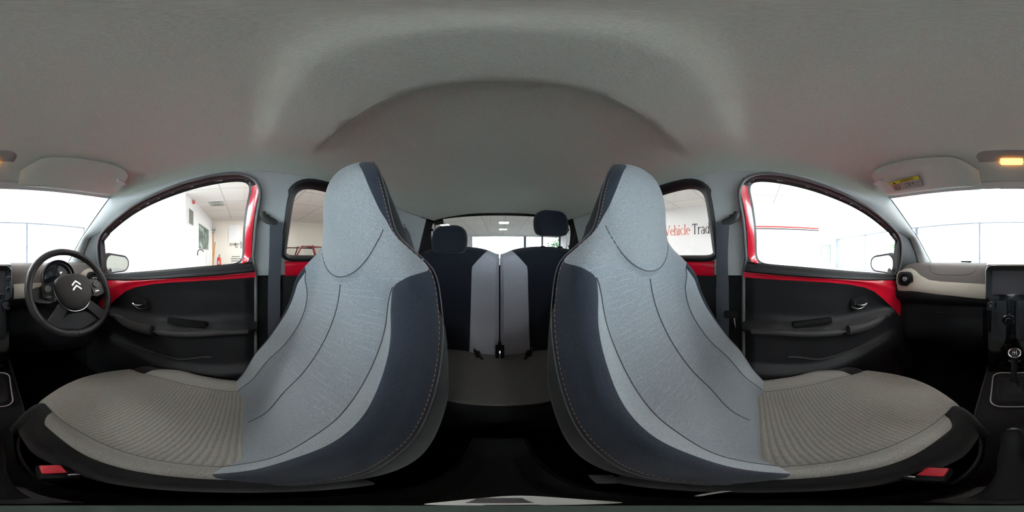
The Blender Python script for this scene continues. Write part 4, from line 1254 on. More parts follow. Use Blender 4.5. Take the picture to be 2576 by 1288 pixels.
# ------------------------------------------------------------------ sun visors, courtesy lamp
def ceil_hit(u, v, dz=.014):
    def f(p):
        y = max(-.64, min(1.1, p.y)); xe = .52; return p.z - (liner(max(-1, min(1, p.x / xe)), y).z - dz)
    return hit(u, v, f, t0=.1, t1=1.5)
vis_top = [(2193, 446), (2192, 440), (2194, 434), (2202, 427), (2225, 417), (2265, 407), (2310, 400), (2350, 396), (2385, 395.5), (2405, 399), (2425, 408), (2445, 420), (2462, 431)]
vis_bot = [(2200, 455), (2208, 464), (2216, 474), (2226, 484), (2236, 492), (2250, 491), (2275, 488), (2310, 483), (2350, 478), (2385, 474), (2415, 471), (2445, 469), (2468, 467)]
def visor(s, label, sticker=False):
    v = thing('sun_visor', label, 'sun visor', (s * .28, -.56, .31), group='sun visors')
    TPp = resample(chaikin([ceil_hit(*p) for p in vis_top], 2, False), 40, False); BPp = resample(chaikin([wsurf_clip(*p) for p in vis_bot], 2, False), 40, False)
    bm = B(); fr, bk = [], []
    def pt(i, t, off):
        p = TPp[i].lerp(BPp[i], t); n = Vector((0, .55, -1)).normalized() * off; return Vector(((p.x + n.x) * s, p.y + n.y, p.z + n.z))
    rows = []
    for i in range(40):
        ed = min(1, min(i, 39 - i) / 3)
        front = [pt(i, t, .012 * ed * min(1, sst(0, .12, t) + .0) * sst(1, .88, t) + .001) for t in [k / 14 for k in range(15)]]
        back = [pt(i, t, -.006) for t in (1, .66, .33, 0)]
        rows.append(front + back)
    V = grid(bm, rows, cu=True); cap(bm, V[0]); cap(bm, V[-1])
    o = obj('visor_board', bm, M_['liner'], v)
    bm = B(); p = pt(1, 1.0, .002); tube(bm, [p + Vector((s * .012, -.004, 0)), p + Vector((-s * .03, -.002, .002))], .007, 10); obj('hinge', bm, M_['pillar'], v)
    if sticker:
        # label drawn in the visor's own plane
        A = [sdir(2235, 460.5), sdir(2310, 441.5), sdir(2323, 466), sdir(2251, 480.5)]
        P0, P1, P2, P3 = [plane_hit(d, pt, i_) for i_, d in enumerate(A)]
        def lab(a, b, off=.0): # a along 0..1, b down 0..1
            t_ = P0.lerp(P1, a); l_ = P3.lerp(P2, a); return t_.lerp(l_, b) + nrm * (.0006 + off)
        nrm = (P1 - P0).cross(P3 - P0).normalized()
        if nrm.dot(-P0) < 0: nrm = -nrm
        def quad(bm, a0, b0, a1, b1, off=0, mi=0, skew=0):
            f = bm.faces.new([bm.verts.new(lab(*q, off)) for q in ((a0, b0), (a1, b0), (a1, b1), (a0, b1))]); f.material_index = mi
        bm = B(); prism(bm, [lab(0, 0, -.0012), lab(1, 0, -.0012), lab(1, 1, -.0012), lab(0, 1, -.0012)], nrm * .0012, 0)
        quad(bm, 0, 0, 1, .30, .0004, 1)
        def line(a0, b0, a1, b1, w=.0004, mi=2): tube(bm, [lab(a0, b0, .0006), lab(a1, b1, .0006)], w, 4, mi)
        line(1, 0, 1, 1); line(0, 1, 1, 1, .0003); line(.33, .32, .37, 1, .0002); line(.78, .32, .80, 1, .0002)
        # warning triangle and the word
        f = bm.faces.new([bm.verts.new(lab(a, b, .0007)) for a, b in ((.10, .27), (.165, .03), (.23, .27))]); f.material_index = 2
        f = bm.faces.new([bm.verts.new(lab(a, b, .0010)) for a, b in ((.155, .20), (.165, .09), (.175, .20))]); f.material_index = 1
        X = (P1 - P0).normalized(); Z = nrm; Y = Z.cross(X)
        if Y.dot(P0 - P3) < 0: Y = -Y; X = X
        Rt = Matrix((X, Y, Z)).transposed()
        text_bm(bm, 'AIRBAG', .0145, Rt, lab(.60, .15, .0008), .0001, 2)
        # crossed seat symbol, airbag pictogram, booklet
        for r_ in (.0125,):
            c_ = lab(.165, .66, .0008); tube(bm, [c_ + Rt @ Vector((r_ * cos(q), r_ * sin(q), 0)) for q in [2 * pi * i / 28 for i in range(28)]], .0012, 5, 3, closed=True)
            tube(bm, [c_ + Rt @ Vector((-r_ * .7, r_ * .7, 0)), c_ + Rt @ Vector((r_ * .7, -r_ * .7, 0))], .0010, 5, 3)
            tube(bm, [c_ + Rt @ Vector((-.005, -.005, 0)), c_ + Rt @ Vector((.001, .001, 0)), c_ + Rt @ Vector((.006, -.002, 0))], .0010, 5, 2)
        c_ = lab(.57, .62, .0008)
        tube(bm, [c_ + Rt @ Vector(q) for q in ((-.016, .004, 0), (-.008, .009, 0), (-.002, .003, 0), (-.004, -.006, 0), (-.014, -.008, 0))], .0008, 5, 2)
        tube(bm, [c_ + Rt @ Vector((.006 * cos(q) - .001, .010 * sin(q), 0)) for q in [-1.2 + 2.4 * i / 8 for i in range(9)]], .0014, 5, 2)
        tube(bm, [c_ + Rt @ Vector(q) for q in ((.012, .004, 0), (.018, .006, 0), (.016, -.004, 0))], .0014, 5, 2)
        c_ = lab(.89, .50, .0008); tube(bm, [c_ + Rt @ Vector(q) for q in ((-.006, .004, 0), (0, .0025, 0), (.006, .004, 0), (.006, -.004, 0), (0, -.0055, 0), (-.006, -.004, 0))], .0005, 4, 2, closed=True)
        tube(bm, [c_ + Rt @ Vector(q) for q in ((0, .0025, 0), (0, -.0055, 0))], .0004, 4, 2)
        obj('airbag_label', bm, mset('label_white', 'yellow', 'ink', 'label_red'), v, smooth=False, weld=False, label='yellow and white airbag label')
    return v
def wsurf_clip(u, v):
    p = hit(u, v, lambda p: p.z - (.262 + (p.y + .633 - .25 * p.x ** 2) * .15), t0=.1, t1=1.4); return p
def sdir(u, v): return ray(u, v)
def plane_hit(d, pt, i_):
    # the visor board's front plane, through three of its own points
    a, b, c = pt(6, .5, .0135), pt(24, .15, .0135), pt(24, .85, .0135)
    n = (b - a).cross(c - a).normalized(); return d * (a.dot(n) / d.dot(n))
visor(1, 'grey sun visor carrying the yellow airbag label', True)
visor(-1, 'plain grey sun visor above the steering wheel')

lamp = thing('courtesy_lamp', 'glowing amber courtesy lamp in its grey housing at the top of the windscreen', 'lamp', (.008, -.55, .33))
bm = B(); rows = []
lc = hit(2545, 404, lambda p: p.z - (.345 + (p.y + .5) * .3), t0=.2, t1=1.2)
for w, hgt, dz in ((.215, .10, .008), (.215, .10, -.002), (.205, .092, -.009), (.185, .078, -.012)):
    rows.append([Vector((.010 + a, lc.y + .004 + b, lc.z + .012 + b * .3 + dz)) for a, b in rrect(w, hgt, .03, 6)])
V = grid(bm, rows, cu=True); cap(bm, V[-1])
obj('lamp_housing', bm, M_['lamp_shell'], lamp)
bm = B(); box(bm, (lc.x, lc.y, lc.z - .003), (.070, .026, .014), bev=.004, R=Matrix.Rotation(rad(17), 3, 'X')); obj('lamp_lens', bm, M_['lens'], lamp, label='glowing amber lens')

# slim stand that carries the camera's place between the seats
cs = thing('camera_stand', 'slim grey-green stand with a pale clamp rising between the front seats', 'stand', (0, .0, -.66))
bm = B(); lathe(bm, [(.012, -.655), (.006, -.60), (.005, -.20), (.0048, -.12)], (0, 0, 0), seg=20); obj('pole', bm, M_['stand'], cs)
bm = B(); o = chaikin([(.024, .030), (.018, .052), (.004, .066), (-.012, .052), (-.018, .032), (-.016, .024), (.0, .0265), (.020, .024)], 2)
prism(bm, [(a * .95 + .003, b * .95, -.600) for a, b in o], (0, 0, .006)); cl = obj('clamp_paddle', bm, M_['pale_plastic'], cs, label='pale clamp paddle')
bm = B(); tube(bm, [(0.0, .050, -.5932), (.0, .032, -.5932)], .005, 8, flat=(1.4, .25)); obj('paddle_groove', bm, M_['dim_tag'], cl)
bm = B(); box(bm, (.002, .016, -.597), (.010, .022, .008), bev=.002); obj('clamp_arm', bm, M_['stand'], cs)

# outer car body: roof skin, bonnet, bulkheads (keeps daylight out of the cabin)
car = thing('car_body', 'red car body around the cabin', 'car', (0, 0, -1.0))
bm = B(); rows = []
for i in range(25):
    r = []
    for j in range(25):
        f = -1 + 2 * j / 24; y0_ = -.618 + .073 * f * f; y = y0_ + (1.2 - y0_) * i / 24; yy = min(1.1, y); p = liner(f, yy)
        zz = p.z + .035 + rib(p.x, yy); xx = p.x * (1.02 + .10 * sst(0, 3, i))
        if abs(f) > .99: zz -= .03
        r.append(Vector((xx, y, zz)))
    rows.append(r)
grid(bm, rows)
for s in (1, -1):
    grid(bm, [[Vector((s * x, y, z)) for x, z in ((.575, .33), (.60, .30))] for y in (-.35, 0, .6, 1.15)])
    grid(bm, [[Vector((s * .70, y, z)) for y in (-1.3, -.88)] for z in (-.86, -.06)]); grid(bm, [[Vector((s * .60, y, z)) for y in (1.0, 1.12)] for z in (-.86, -.02, .27)])
obj('trim_9', bm, M_['red'], kind='structure', label='red outer roof panel of the car', loc=(0, 0, .45))
bm = B(); rows = []
for y, z, w in ((-1.16, -.085, .68), (-1.30, -.10, .72), (-1.6, -.16, .72), (-1.9, -.26, .68), (-2.05, -.40, .60), (-2.08, -.80, .58)):
    rows.append([Vector((w * a, y + .05 * abs(a) ** 3, z - .05 * abs(a) ** 4)) for a in [-1 + 2 * k / 20 for k in range(21)]])
grid(bm, rows); obj('bonnet', bm, M_['red'], car)
bm = B(); box(bm, (0, -1.27, -.46), (1.36, .02, .78)); box(bm, (0, 0, -.90), (1.5, 2.6, .03)); box(bm, (0, 1.38, -.46), (1.3, .03, .76)); obj('underbody', bm, M_['matte'], car)
for x, y in ((-.68, -1.55), (.68, -1.55), (-.68, 1.05), (.68, 1.05)):
    bm = B(); lathe(bm, [(.10, -.09), (.28, -.09), (.30, -.05), (.30, .05), (.28, .09), (.16, .095), (.10, .07)], (x, y, -.73), (1 if x > 0 else -1, 0, 0), 32); obj('wheel', bm, M_['matte'], car)

# ------------------------------------------------------------------ showroom
ZC, ZF = 2.0, -H
def plane(name, pts, m, label, parent=None, th=None):
    bm = B(); f = bm.faces.new([bm.verts.new(Vector(p)) for p in pts])
    if th: 
        r = bmesh.ops.extrude_face_region(bm, geom=[f]); 
        for v in [g for g in r['geom'] if isinstance(g, bmesh.types.BMVert)]: v.co += Vector(th)
    c = sum((Vector(p) for p in pts), Vector()) / len(pts)
    return obj(name, bm, m, parent, loc=tuple(c), smooth=False, label=label, kind='structure' if parent is None else None)
XR, XL, XL2, YFr, YR, XFar = 5.9, -4.6, -8.9, -6.5, 15.0, 12.4
fl = plane('floor', [(-10, -7, ZF), (13, -7, ZF), (13, 15.3, ZF), (-10, 15.3, ZF)], M_['sfloor'], 'pale showroom floor outside the car', th=(0, 0, -.1))
ce = plane('ceiling', [(-10, -7, ZC), (-10, 15.3, ZC), (13, 15.3, ZC), (13, -7, ZC)], M_['tiles'], 'white tiled showroom ceiling outside the car', th=(0, 0, .1))
def wallbox(name, x0, x1, y0, y1, z0, z1, m, label, holes=()):
    bm = B(); along_x = abs(x1 - x0) > abs(y1 - y0)
    a0, a1 = (x0, x1) if along_x else (y0, y1)
    As = sorted({a0, a1, *[h[0] for h in holes], *[h[1] for h in holes]}); Zs = sorted({z0, z1, *[h[2] for h in holes], *[h[3] for h in holes]})
    for i in range(len(As) - 1):
        for j in range(len(Zs) - 1):
            ca, cz_ = (As[i] + As[i + 1]) / 2, (Zs[j] + Zs[j + 1]) / 2
            if any(h[0] < ca < h[1] and h[2] < cz_ < h[3] for h in holes): continue
            if along_x: box(bm, (ca, (y0 + y1) / 2, cz_), (As[i + 1] - As[i], abs(y1 - y0), Zs[j + 1] - Zs[j]))
            else: box(bm, ((x0 + x1) / 2, ca, cz_), (abs(x1 - x0), As[i + 1] - As[i], Zs[j + 1] - Zs[j]))
    return obj(name, bm, m, loc=((x0 + x1) / 2, (y0 + y1) / 2, z0), smooth=False, kind='structure', label=label)
wallbox('wall_front', -4.8, 12.6, -6.7, -6.5, ZF, ZC, M_['wall'], 'white showroom wall with big windows ahead of the car', [(-4.4, 11.7, -.93, 1.38)])
wallbox('wall_right', 5.9, 6.1, -2.5, 15.2, ZF, ZC, M_['wall'], 'white showroom wall with red lettering and stripe')
wallbox('wall_right_far', 12.4, 12.6, -6.6, -2.3, ZF, ZC, M_['wall'], 'white wall beyond the passenger window', [(-6.1, -5.3, -.4, .9)])
wallbox('wall_right_return', 6.0, 12.6, -2.5, -2.3, ZF, ZC, M_['wall'], 'white return wall on the passenger side')
wallbox('wall_left', -4.8, -4.6, -6.6, -1.72, ZF, ZC, M_['wall'], 'bright white wall nearest the driver window')
wallbox('wall_left_alcove', -9.0, -4.7, -1.92, -1.72, ZF, ZC, M_['wall'], 'white alcove wall with the poster and grille')
wallbox('wall_left_back', -9.1, -8.9, -1.9, 15.2, ZF, ZC, M_['wall_cream'], 'cream wall at the back of the driver side')
wallbox('wall_rear', -9.0, 6.0, 15.0, 15.2, ZF, ZC, M_['wall'], 'showroom wall with big windows behind the car', [(-2.6, 6.85 - .95, -.85, 1.86)])
plane('ground', [(-60, -80, ZF - .12), (70, -80, ZF - .12), (70, 8, ZF - .12), (-60, 8, ZF - .12)], M_['asphalt'], 'pale concrete forecourt outside the showroom')
plane('ground', [(-60, 8, ZF - .12), (70, 8, ZF - .12), (70, 90, ZF - .12), (-60, 90, ZF - .12)], M_['dim_ground'], 'added dark ground behind the showroom that dims its rear ceiling')  # unseen dark half of the ground, added to keep the rear ceiling dim

def big_window(n, x0, x1, z0, z1, y, mull, label):
    t = thing('window_%d' % n, label, None, ((x0 + x1) / 2, y, z0), kind='structure')
    bm = B()
    for z in (z0, z1): box(bm, ((x0 + x1) / 2, y, z), (x1 - x0 + .06, .10, .07))
    for x in (x0, x1): box(bm, (x, y, (z0 + z1) / 2), (.07, .10, z1 - z0))
    obj('window_frame', bm, M_['frame'], t, smooth=False)
    for x, w in mull:
        bm = B(); box(bm, (x, y, (z0 + z1) / 2), (w, .12, z1 - z0)); obj('mullion', bm, M_['frame'], t, smooth=False)
    bm = B(); box(bm, ((x0 + x1) / 2, y, (z0 + z1) / 2), (x1 - x0, .01, z1 - z0)); obj('pane', bm, M_['pane'], t, smooth=False)
big_window(3, -4.4, 11.7, -.93, 1.38, -6.56, [(-1.6, .06), (1.3, .06), (4.3, .14), (8.2, .06)], 'long bright showroom window ahead of the car')
big_window(4, -2.6, 5.9, -.85, 1.86, 15.06, [(2.35, .22)], 'bright showroom window behind the car')
bm = B(); box(bm, (12.46, -5.7, .25), (.05, .8, 1.3)); 
t = thing('window_5', 'small window in the far white wall', None, (12.5, -5.7, -.4), kind='structure'); bm.free()
bm = B(); box(bm, (12.5, -5.7, .25), (.01, .8, 1.3)); obj('pane', bm, M_['pane'], t, smooth=False)
bm = B()
for z in (-.4, .9): box(bm, (12.42, -5.7, z), (.06, .86, .05))
for y in (-6.1, -5.3): box(bm, (12.42, y, .25), (.06, .05, 1.3))
obj('window_frame', bm, M_['frame'], t, smooth=False)
bm = B(); box(bm, (11.75, -6.40, .2), (.10, .06, 2.4)); obj('trim_8', bm, M_['frame'], kind='structure', smooth=False, loc=(11.75, -6.4, -1), label='grey window post in the far corner')

# ceiling luminaires
proto = thing('ceiling_light', 'x', 'ceiling light', (0, 0, ZC), group='square ceiling light panels')
bm = B(); box(bm, (0, 0, ZC - .012), (.56, .56, .012)); obj('diffuser', bm, M_['panel'], proto, smooth=False)
bm = B()
for a in (-.29, .29): box(bm, (a, 0, ZC - .012), (.02, .60, .022)); box(bm, (0, a, ZC - .012), (.60, .02, .022))
obj('frame', bm, M_['wall'], proto, smooth=False)
spots = [(.25, 9.6, 'square ceiling light ahead through the rear window, the nearer of two in line'), (.25, 12.0, 'square ceiling light through the rear window, the farther of two in line'),
         (-3.4, 9.8, 'square ceiling light above the lowered rear headrest'), (3.4, 6.0, 'square ceiling light over the right of the showroom'), (-3.4, 6.0, 'square ceiling light over the left of the showroom'),
         (3.3, 1.4, 'square ceiling light beside the lettered wall'), (2.8, -2.6, 'square ceiling light on the passenger side'), (-2.2, -2.4, 'square ceiling light on the driver side'),
         (-2.4, 2.6, 'square ceiling light over the driver side rear door'), (.6, -4.6, 'square ceiling light ahead of the car'), (9.0, -4.6, 'square ceiling light in the far right bay'), (4.2, 3.8, 'square ceiling light close to the lettered wall'),
         (-5.6, 1.3, 'added square fill panel hidden by the driver side pillar'), (-7.4, 1.0, 'added square fill panel out of sight near the cream wall')]  # last two panels are added out of sight to brighten the alcove
kids = list(proto.children)
for i, (x, y, lab) in enumerate(spots):
    if i == 0: o = proto
    else:
        o = proto.copy(); COL.objects.link(o)
        for k in kids:
            c = k.copy(); COL.objects.link(c); c.parent = o
    o.location = (x, y, ZC + H); o['label'] = lab
# chains hanging from the ceiling, seen through the rear window
for x, lab in ((-.55, 'thin hanging chain left of the rear window lights'), (-.42, 'second thin hanging chain beside the first')):
    bm = B()
    for k in range(26): box(bm, (x, 7.0, ZC - .03 - k * .042), (.010, .010, .026))
    obj('hanging_chain', bm, M_['label_white'], cat='chain', label=lab, group='hanging chains', loc=(x, 7.0, ZC), smooth=False)
# alcove details (seen through the driver window)
def onwall(u, v, y=None, x=None):
    d = ray(u, v); t = (y / d.y) if y is not None else (x / d.x); return d * t
WA, WB = -1.72, -8.9
t = thing('ceiling_vent', 'square slatted air vent in the ceiling beyond the driver window', 'vent', (-6.2, -.9, ZC))
c = onwall(545, 511, None, None) if False else ray(545, 511) * (ZC / ray(545, 511).z)
bm = B(); box(bm, (c.x, c.y, ZC - .008), (.58, .58, .016)); obj('vent_frame', bm, M_['wall'], t, smooth=False)
bm = B()
for k in range(4):
    s_ = .50 - k * .12
    for a in (-1, 1): box(bm, (c.x + a * s_ / 2, c.y, ZC - .02), (.035, s_, .012)); box(bm, (c.x, c.y + a * s_ / 2, ZC - .02), (s_, .035, .012))
obj('slats', bm, M_['vent'], t, smooth=False)
c = ray(573, 560) * (ZC / ray(573, 560).z); t = thing('downlight', 'round lit downlight in the ceiling by the cream wall', 'downlight', (c.x, c.y, ZC))
bm = B(); lathe(bm, [(.12, -.004), (.12, .004)], (c.x, c.y, ZC - .008), seg=24); obj('trim_ring', bm, M_['wall'], t)
bm = B(); lathe(bm, [(.09, -.004), (.09, .004)], (c.x, c.y, ZC - .014), seg=24); obj('lens', bm, M_['spot'], t)
ll = bpy.data.lights.new('downlight_beam', 'SPOT'); ll.energy = 150; ll.spot_size = rad(110); ll.spot_blend = .6; ll.color = (1, .86, .66); ll.shadow_soft_size = .08
lo = bpy.data.objects.new('beam', ll); COL.objects.link(lo); lo.parent = t; lo.location = (0, 0, -.05)
# alarm sounder, grille, poster on the alcove wall
c = onwall(487.5, 508.5, y=WA + .04); bm = B(); lathe(bm, [(.07, -.03), (.07, .02), (.055, .04), (.001, .045)], c, (0, 1, 0), 20); obj('alarm_sounder', bm, M_['fire_red'], cat='alarm sounder', label='red fire alarm sounder high on the white alcove wall', loc=tuple(c))
def wall_rect(u0, v0, u1, v1, yw):
    a = onwall(u0, v0, y=yw); b = onwall(u1, v1, y=yw); return a, b
a = onwall(474, 524, y=WA); b = onwall(484.5, 563, y=WA)
t = thing('wall_grille', 'grey louvred grille on the white alcove wall above the poster', 'grille', ((a.x + b.x) / 2, WA, b.z))
zt, zb = a.z, onwall(474, 562, y=WA).z
bm = B(); box(bm, ((a.x + b.x) / 2, WA + .01, (zt + zb) / 2), (abs(b.x - a.x) + .06, .02, zt - zb + .06)); obj('grille_frame', bm, M_['wall'], t, smooth=False)
bm = B()
for k in range(16): box(bm, ((a.x + b.x) / 2, WA + .025, zb + (zt - zb) * (k + .5) / 16), (abs(b.x - a.x), .012, (zt - zb) / 16 * .7))
obj('louvres', bm, M_['vent'], t, smooth=False)
a = onwall(500, 562, y=WA); b = onwall(524, 572, y=WA); zb = onwall(500, 625, y=WA).z
bm = B(); box(bm, ((a.x + b.x) / 2, WA + .012, (a.z + zb) / 2), (abs(b.x - a.x), .02, a.z - zb), bev=.003); obj('poster', bm, M_['poster'], cat='poster', label='dark green photographic poster on the white alcove wall', loc=((a.x + b.x) / 2, WA, zb), smooth=False)
# fire door, closer, exit sign
a = onwall(536, 588, y=WA + .02); b = onwall(545, 589, y=WA + .02)
t = thing('door_5', 'brown wooden door with narrow glass panel at the end of the alcove wall', None, ((a.x + b.x) / 2, WA, ZF), kind='structure')
x0, x1, zt = a.x, max(b.x, -8.85), a.z
bm = B(); box(bm, ((x0 + x1) / 2, WA + .02, (zt + ZF) / 2), (abs(x1 - x0), .04, zt - ZF)); dd = obj('leaf', bm, M_['wood'], t, smooth=False)
bm = B(); box(bm, ((x0 + x1) / 2, WA + .045, zt - .75), (abs(x1 - x0) * .45, .01, .95)); obj('vision_panel', bm, M_['frame'], dd, smooth=False)
bm = B(); box(bm, ((x0 + x1) / 2 + .1, WA + .07, zt + .02), (.5, .05, .06)); obj('door_closer', bm, M_['steel'], dd, smooth=False)
c = onwall(540, 579, y=WA + .15); bm = B(); box(bm, (c.x, WA + .10, c.z), (.36, .16, .02)); box(bm, (c.x, WA + .17, c.z + .06), (.36, .02, .12), 1); obj('exit_sign', bm, mset('steel', 'label_white'), cat='sign', label='small projecting sign above the wooden door', loc=(c.x, WA, c.z), smooth=False)
# notices and board on the cream wall
a = onwall(575, 566, x=WB + .02); b = onwall(602, 609, x=WB + .02)
bm = B(); box(bm, (WB + .015, (a.y + b.y) / 2, (a.z + b.z) / 2), (.02, abs(b.y - a.y), a.z - b.z)); obj('notice_board', bm, M_['wall'], cat='board', label='blank cream board high on the cream wall', loc=(WB, (a.y + b.y) / 2, b.z), smooth=False)
for (u, v, w, h, lab) in ((580, 615, .10, .16, 'small dark notice on the cream wall, leftmost of its row'), (588, 614.5, .26, .12, 'white notice right of the small dark notice'), (596, 614.5, .26, .12, 'white notice second from the dark one'),
                     (606, 610, .10, .14, 'upper small notice at the right end of the row'), (607, 614, .18, .12, 'middle small notice at the right end of the row'), (607, 621, .12, .18, 'lower small notice at the right end of the row'), (595, 621, .14, .12, 'small pale notice under the white ones')):
    c = onwall(u, v, x=WB + .012); t = thing('wall_notice', lab, 'notice', (WB, c.y, c.z - h / 2), group='notices on the cream wall')
    bm = B(); box(bm, (WB + .008, c.y, c.z), (.012, w, h)); obj('paper', bm, M_['label_white'], t, smooth=False)
    bm = B()
    for k in range(3): box(bm, (WB + .0155, c.y, c.z + h * (.28 - .28 * k)), (.002, w * .8, h * .10))
    obj('print', bm, M_['dark_grey' if w < .13 else 'vent'], t, smooth=False)
c = onwall(595, 651, x=WB + .012); bm = B()
for k, w in enumerate((.46, .62, .5)): box(bm, (WB + .008, c.y - .04 * (k != 1), c.z + .12 - .12 * k), (.006, w, .035))
tube(bm, [Vector((WB + .01, c.y + .36 + .08 * cos(q), c.z + .01 + .08 * sin(q))) for q in [2 * pi * i / 20 for i in range(20)]], .012, 4, closed=True)
obj('wall_lettering', bm, M_['dark_grey'], cat='lettering', label='grey lines of lettering with a round mark low on the cream wall', loc=(WB, c.y, c.z - .2), smooth=False)
# poles, cane, extinguisher, leaning boards
def floor_pole(u, vt, d, name, cat, lab, m='dark_grey', r=.015, crook=False, lean=0):
    dr = ray(u, vt); p = dr * (d / math.hypot(dr.x, dr.y)); bm = B()
    pts = [Vector((p.x, p.y, ZF)), Vector((p.x, p.y + lean, p.z))]
    tube(bm, pts, r, 8)
    if crook:
        tube(bm, [Vector((p.x - .02, p.y + .10 - .10 * cos(q) , p.z + .08 * sin(q))) for q in [pi * i / 10 for i in range(11)]][::1], .018, 8, 1)
        tube(bm, [p, p + Vector((0, 0, -.12))], .02, 8, 1)
    obj(name, bm, mset(m, 'dark_grey'), cat=cat, label=lab, loc=(p.x, p.y, ZF))
floor_pole(497, 634, 5.6, 'arched_stand', 'stand', 'white stand with a hooked dark top in front of the alcove wall', 'label_white', .006, True)
floor_pole(519, 626, 5.4, 'pole_stand', 'stand', 'slim pole stand with dark joints under the poster', 'label_white', .010)
c = onwall(519, 635, y=-1.15); 
floor_pole(532, 609, 6.6, 'leaning_board', 'board', 'brown board leaning beside the wooden door', 'wood', .025, lean=.15)
c = ray(551, 656); c = c * (7.2 / math.hypot(c.x, c.y)); t = thing('fire_extinguisher', 'red fire extinguisher in front of the wooden door', 'fire extinguisher', (c.x, c.y, c.z - .30))
bm = B(); lathe(bm, [(.08, -.30), (.09, -.28), (.09, .08), (.06, .15), (.03, .17)], c, seg=20); obj('cylinder', bm, M_['fire_red'], t)
bm = B(); tube(bm, [c + Vector((0, 0, .15)), c + Vector((0, 0, .24)), c + Vector((.05, .05, .26))], .02, 8); obj('valve_head', bm, M_['dark_grey'], t)
bm = B(); box(bm, c + Vector((.088, 0, -.08)), (.01, .08, .14)); obj('label_plate', bm, M_['label_white'], t)
bm = B(); box(bm, (c.x, c.y, (c.z - .30 + ZF) / 2), (.25, .25, c.z - .30 - ZF)); obj('extinguisher_plinth', bm, M_['wall'], cat='plinth', label='white plinth under the fire extinguisher', loc=(c.x, c.y, ZF), smooth=False)

# parked cars
def parked_car(x, y, rz, paint, label, group=None):
    t = thing('parked_car', label, 'car', (0, 0, ZF)); 
    prof = [(-1.75, -.95 + .2, .70), (-1.72, -.30, .74), (-1.2, -.12, .78), (-.65, -.05, .80), (-.1, -.03, .80), (1.1, -.03, .80), (1.6, -.10, .78), (1.72, -.35, .74), (1.75, -.75, .70)]
    bm = B(); rows = []
    for px, z, w in prof: rows.append([Vector((px, a * w, z - .05 * abs(a) ** 6)) for a in [-1 + 2 * k / 12 for k in range(13)]])
    grid(bm, rows)
    for s in (1, -1): grid(bm, [[Vector((px, s * w, z - .05)), Vector((px, s * (w + .02), (z - .8) / 2)), Vector((px, s * w, -.80))] for px, z, w in prof])
    obj('body', bm, M_[paint], t)
    bm = B(); rp = [(-.72, .02, .62), (-.30, .36, .54), (-.05, .41, .53), (.6, .42, .52), (1.15, .36, .52), (1.45, .02, .60)]
    grid(bm, [[Vector((px, a * w, z + .02 * (1 - a * a))) for a in [-1 + 2 * k / 8 for k in range(9)]] for px, z, w in rp[1:5]])
    for s in (1, -1):
        for a_, b_, r_ in (((-.75, .79, -.05), (-.30, .545, .37), .03), ((.22, .80, -.05), (.24, .535, .42), .03), ((1.5, .76, -.08), (1.15, .53, .37), .05), ((-.30, .545, .37), (1.15, .53, .37), .025)):
            tube(bm, [Vector((a_[0], s * a_[1], a_[2])), Vector((b_[0], s * b_[1], b_[2]))], r_, 8)
    obj('roof', bm, M_[paint], t)
    bm = B(); ca = [(.76, -.74, -.05), (.53, -.31, .36)]
    for s in (1, -1): grid(bm, [[Vector((px, s * .785, -.06)), Vector((px * .97, s * .54, .37))] for px in (-.28, .22, .8, 1.2)])
    grid(bm, [[Vector((-.74, a * .74, -.05)), Vector((-.30, a * .52, .36))] for a in (-1, 0, 1)]); grid(bm, [[Vector((1.5, a * .72, -.06)), Vector((1.16, a * .5, .36))] for a in (-1, 0, 1)])
    obj('windows', bm, M_['pane'], t)
    for px in (-1.15, 1.15):
        for s in (1, -1):
            bm = B(); lathe(bm, [(.06, .08), (.20, .09), (.28, .08), (.29, -.08), (.1, -.09)], (px, s * .72, -.74), (0, s, 0), 24); obj('wheel', bm, M_['matte'], t)
    t.location = (x, y, 0); t.rotation_euler = (0, 0, rz)
    return t
parked_car(-6.5, 2.35, rad(105), 'maroon', 'maroon hatchback parked beyond the driver side rear window')
parked_car(9.2, -10.6, rad(20), 'blue', 'pale blue car outside beyond the passenger door mirror')
parked_car(4.4, 18.2, rad(95), 'label_white', 'white car outside the window behind the car')

# tree and shrubs outside
def tree(x, y, hgt, lab, sc=1):
    t = thing('tree', lab, 'tree', (x, y, ZF - .1)); bm = B(); tube(bm, [(x, y, ZF - .1), (x + .1, y, ZF + hgt * .6)], [.16 * sc, .08 * sc], 10); obj('trunk', bm, M_['bark'], t)
    bm = B(); random.seed(int(x * 7 + y))
    for k in range(420):
        q = Vector((random.gauss(0, .5), random.gauss(0, .5), random.gauss(0, .45))) * sc * 1.2; c = Vector((x, y, ZF + hgt * .75)) + q
        a = Vector((random.uniform(-1, 1), random.uniform(-1, 1), random.uniform(-1, 1))).normalized() * .16 * sc; b = a.orthogonal().normalized() * .09 * sc
        V = [bm.verts.new(c - a), bm.verts.new(c + b), bm.verts.new(c + a), bm.verts.new(c - b)]; bm.faces.new(V)
    obj('leaves', bm, M_['leaf'], t, smooth=False, weld=False)
tree(15.6, -7.2, 2.1, 'green shrub outside the small far window', .9)
tree(11.5, -14.5, 2.6, 'green tree outside beyond the passenger door', 1.1)
tree(8.3, 21.5, 2.9, 'green tree outside the window behind the raised headrest', 1.2)

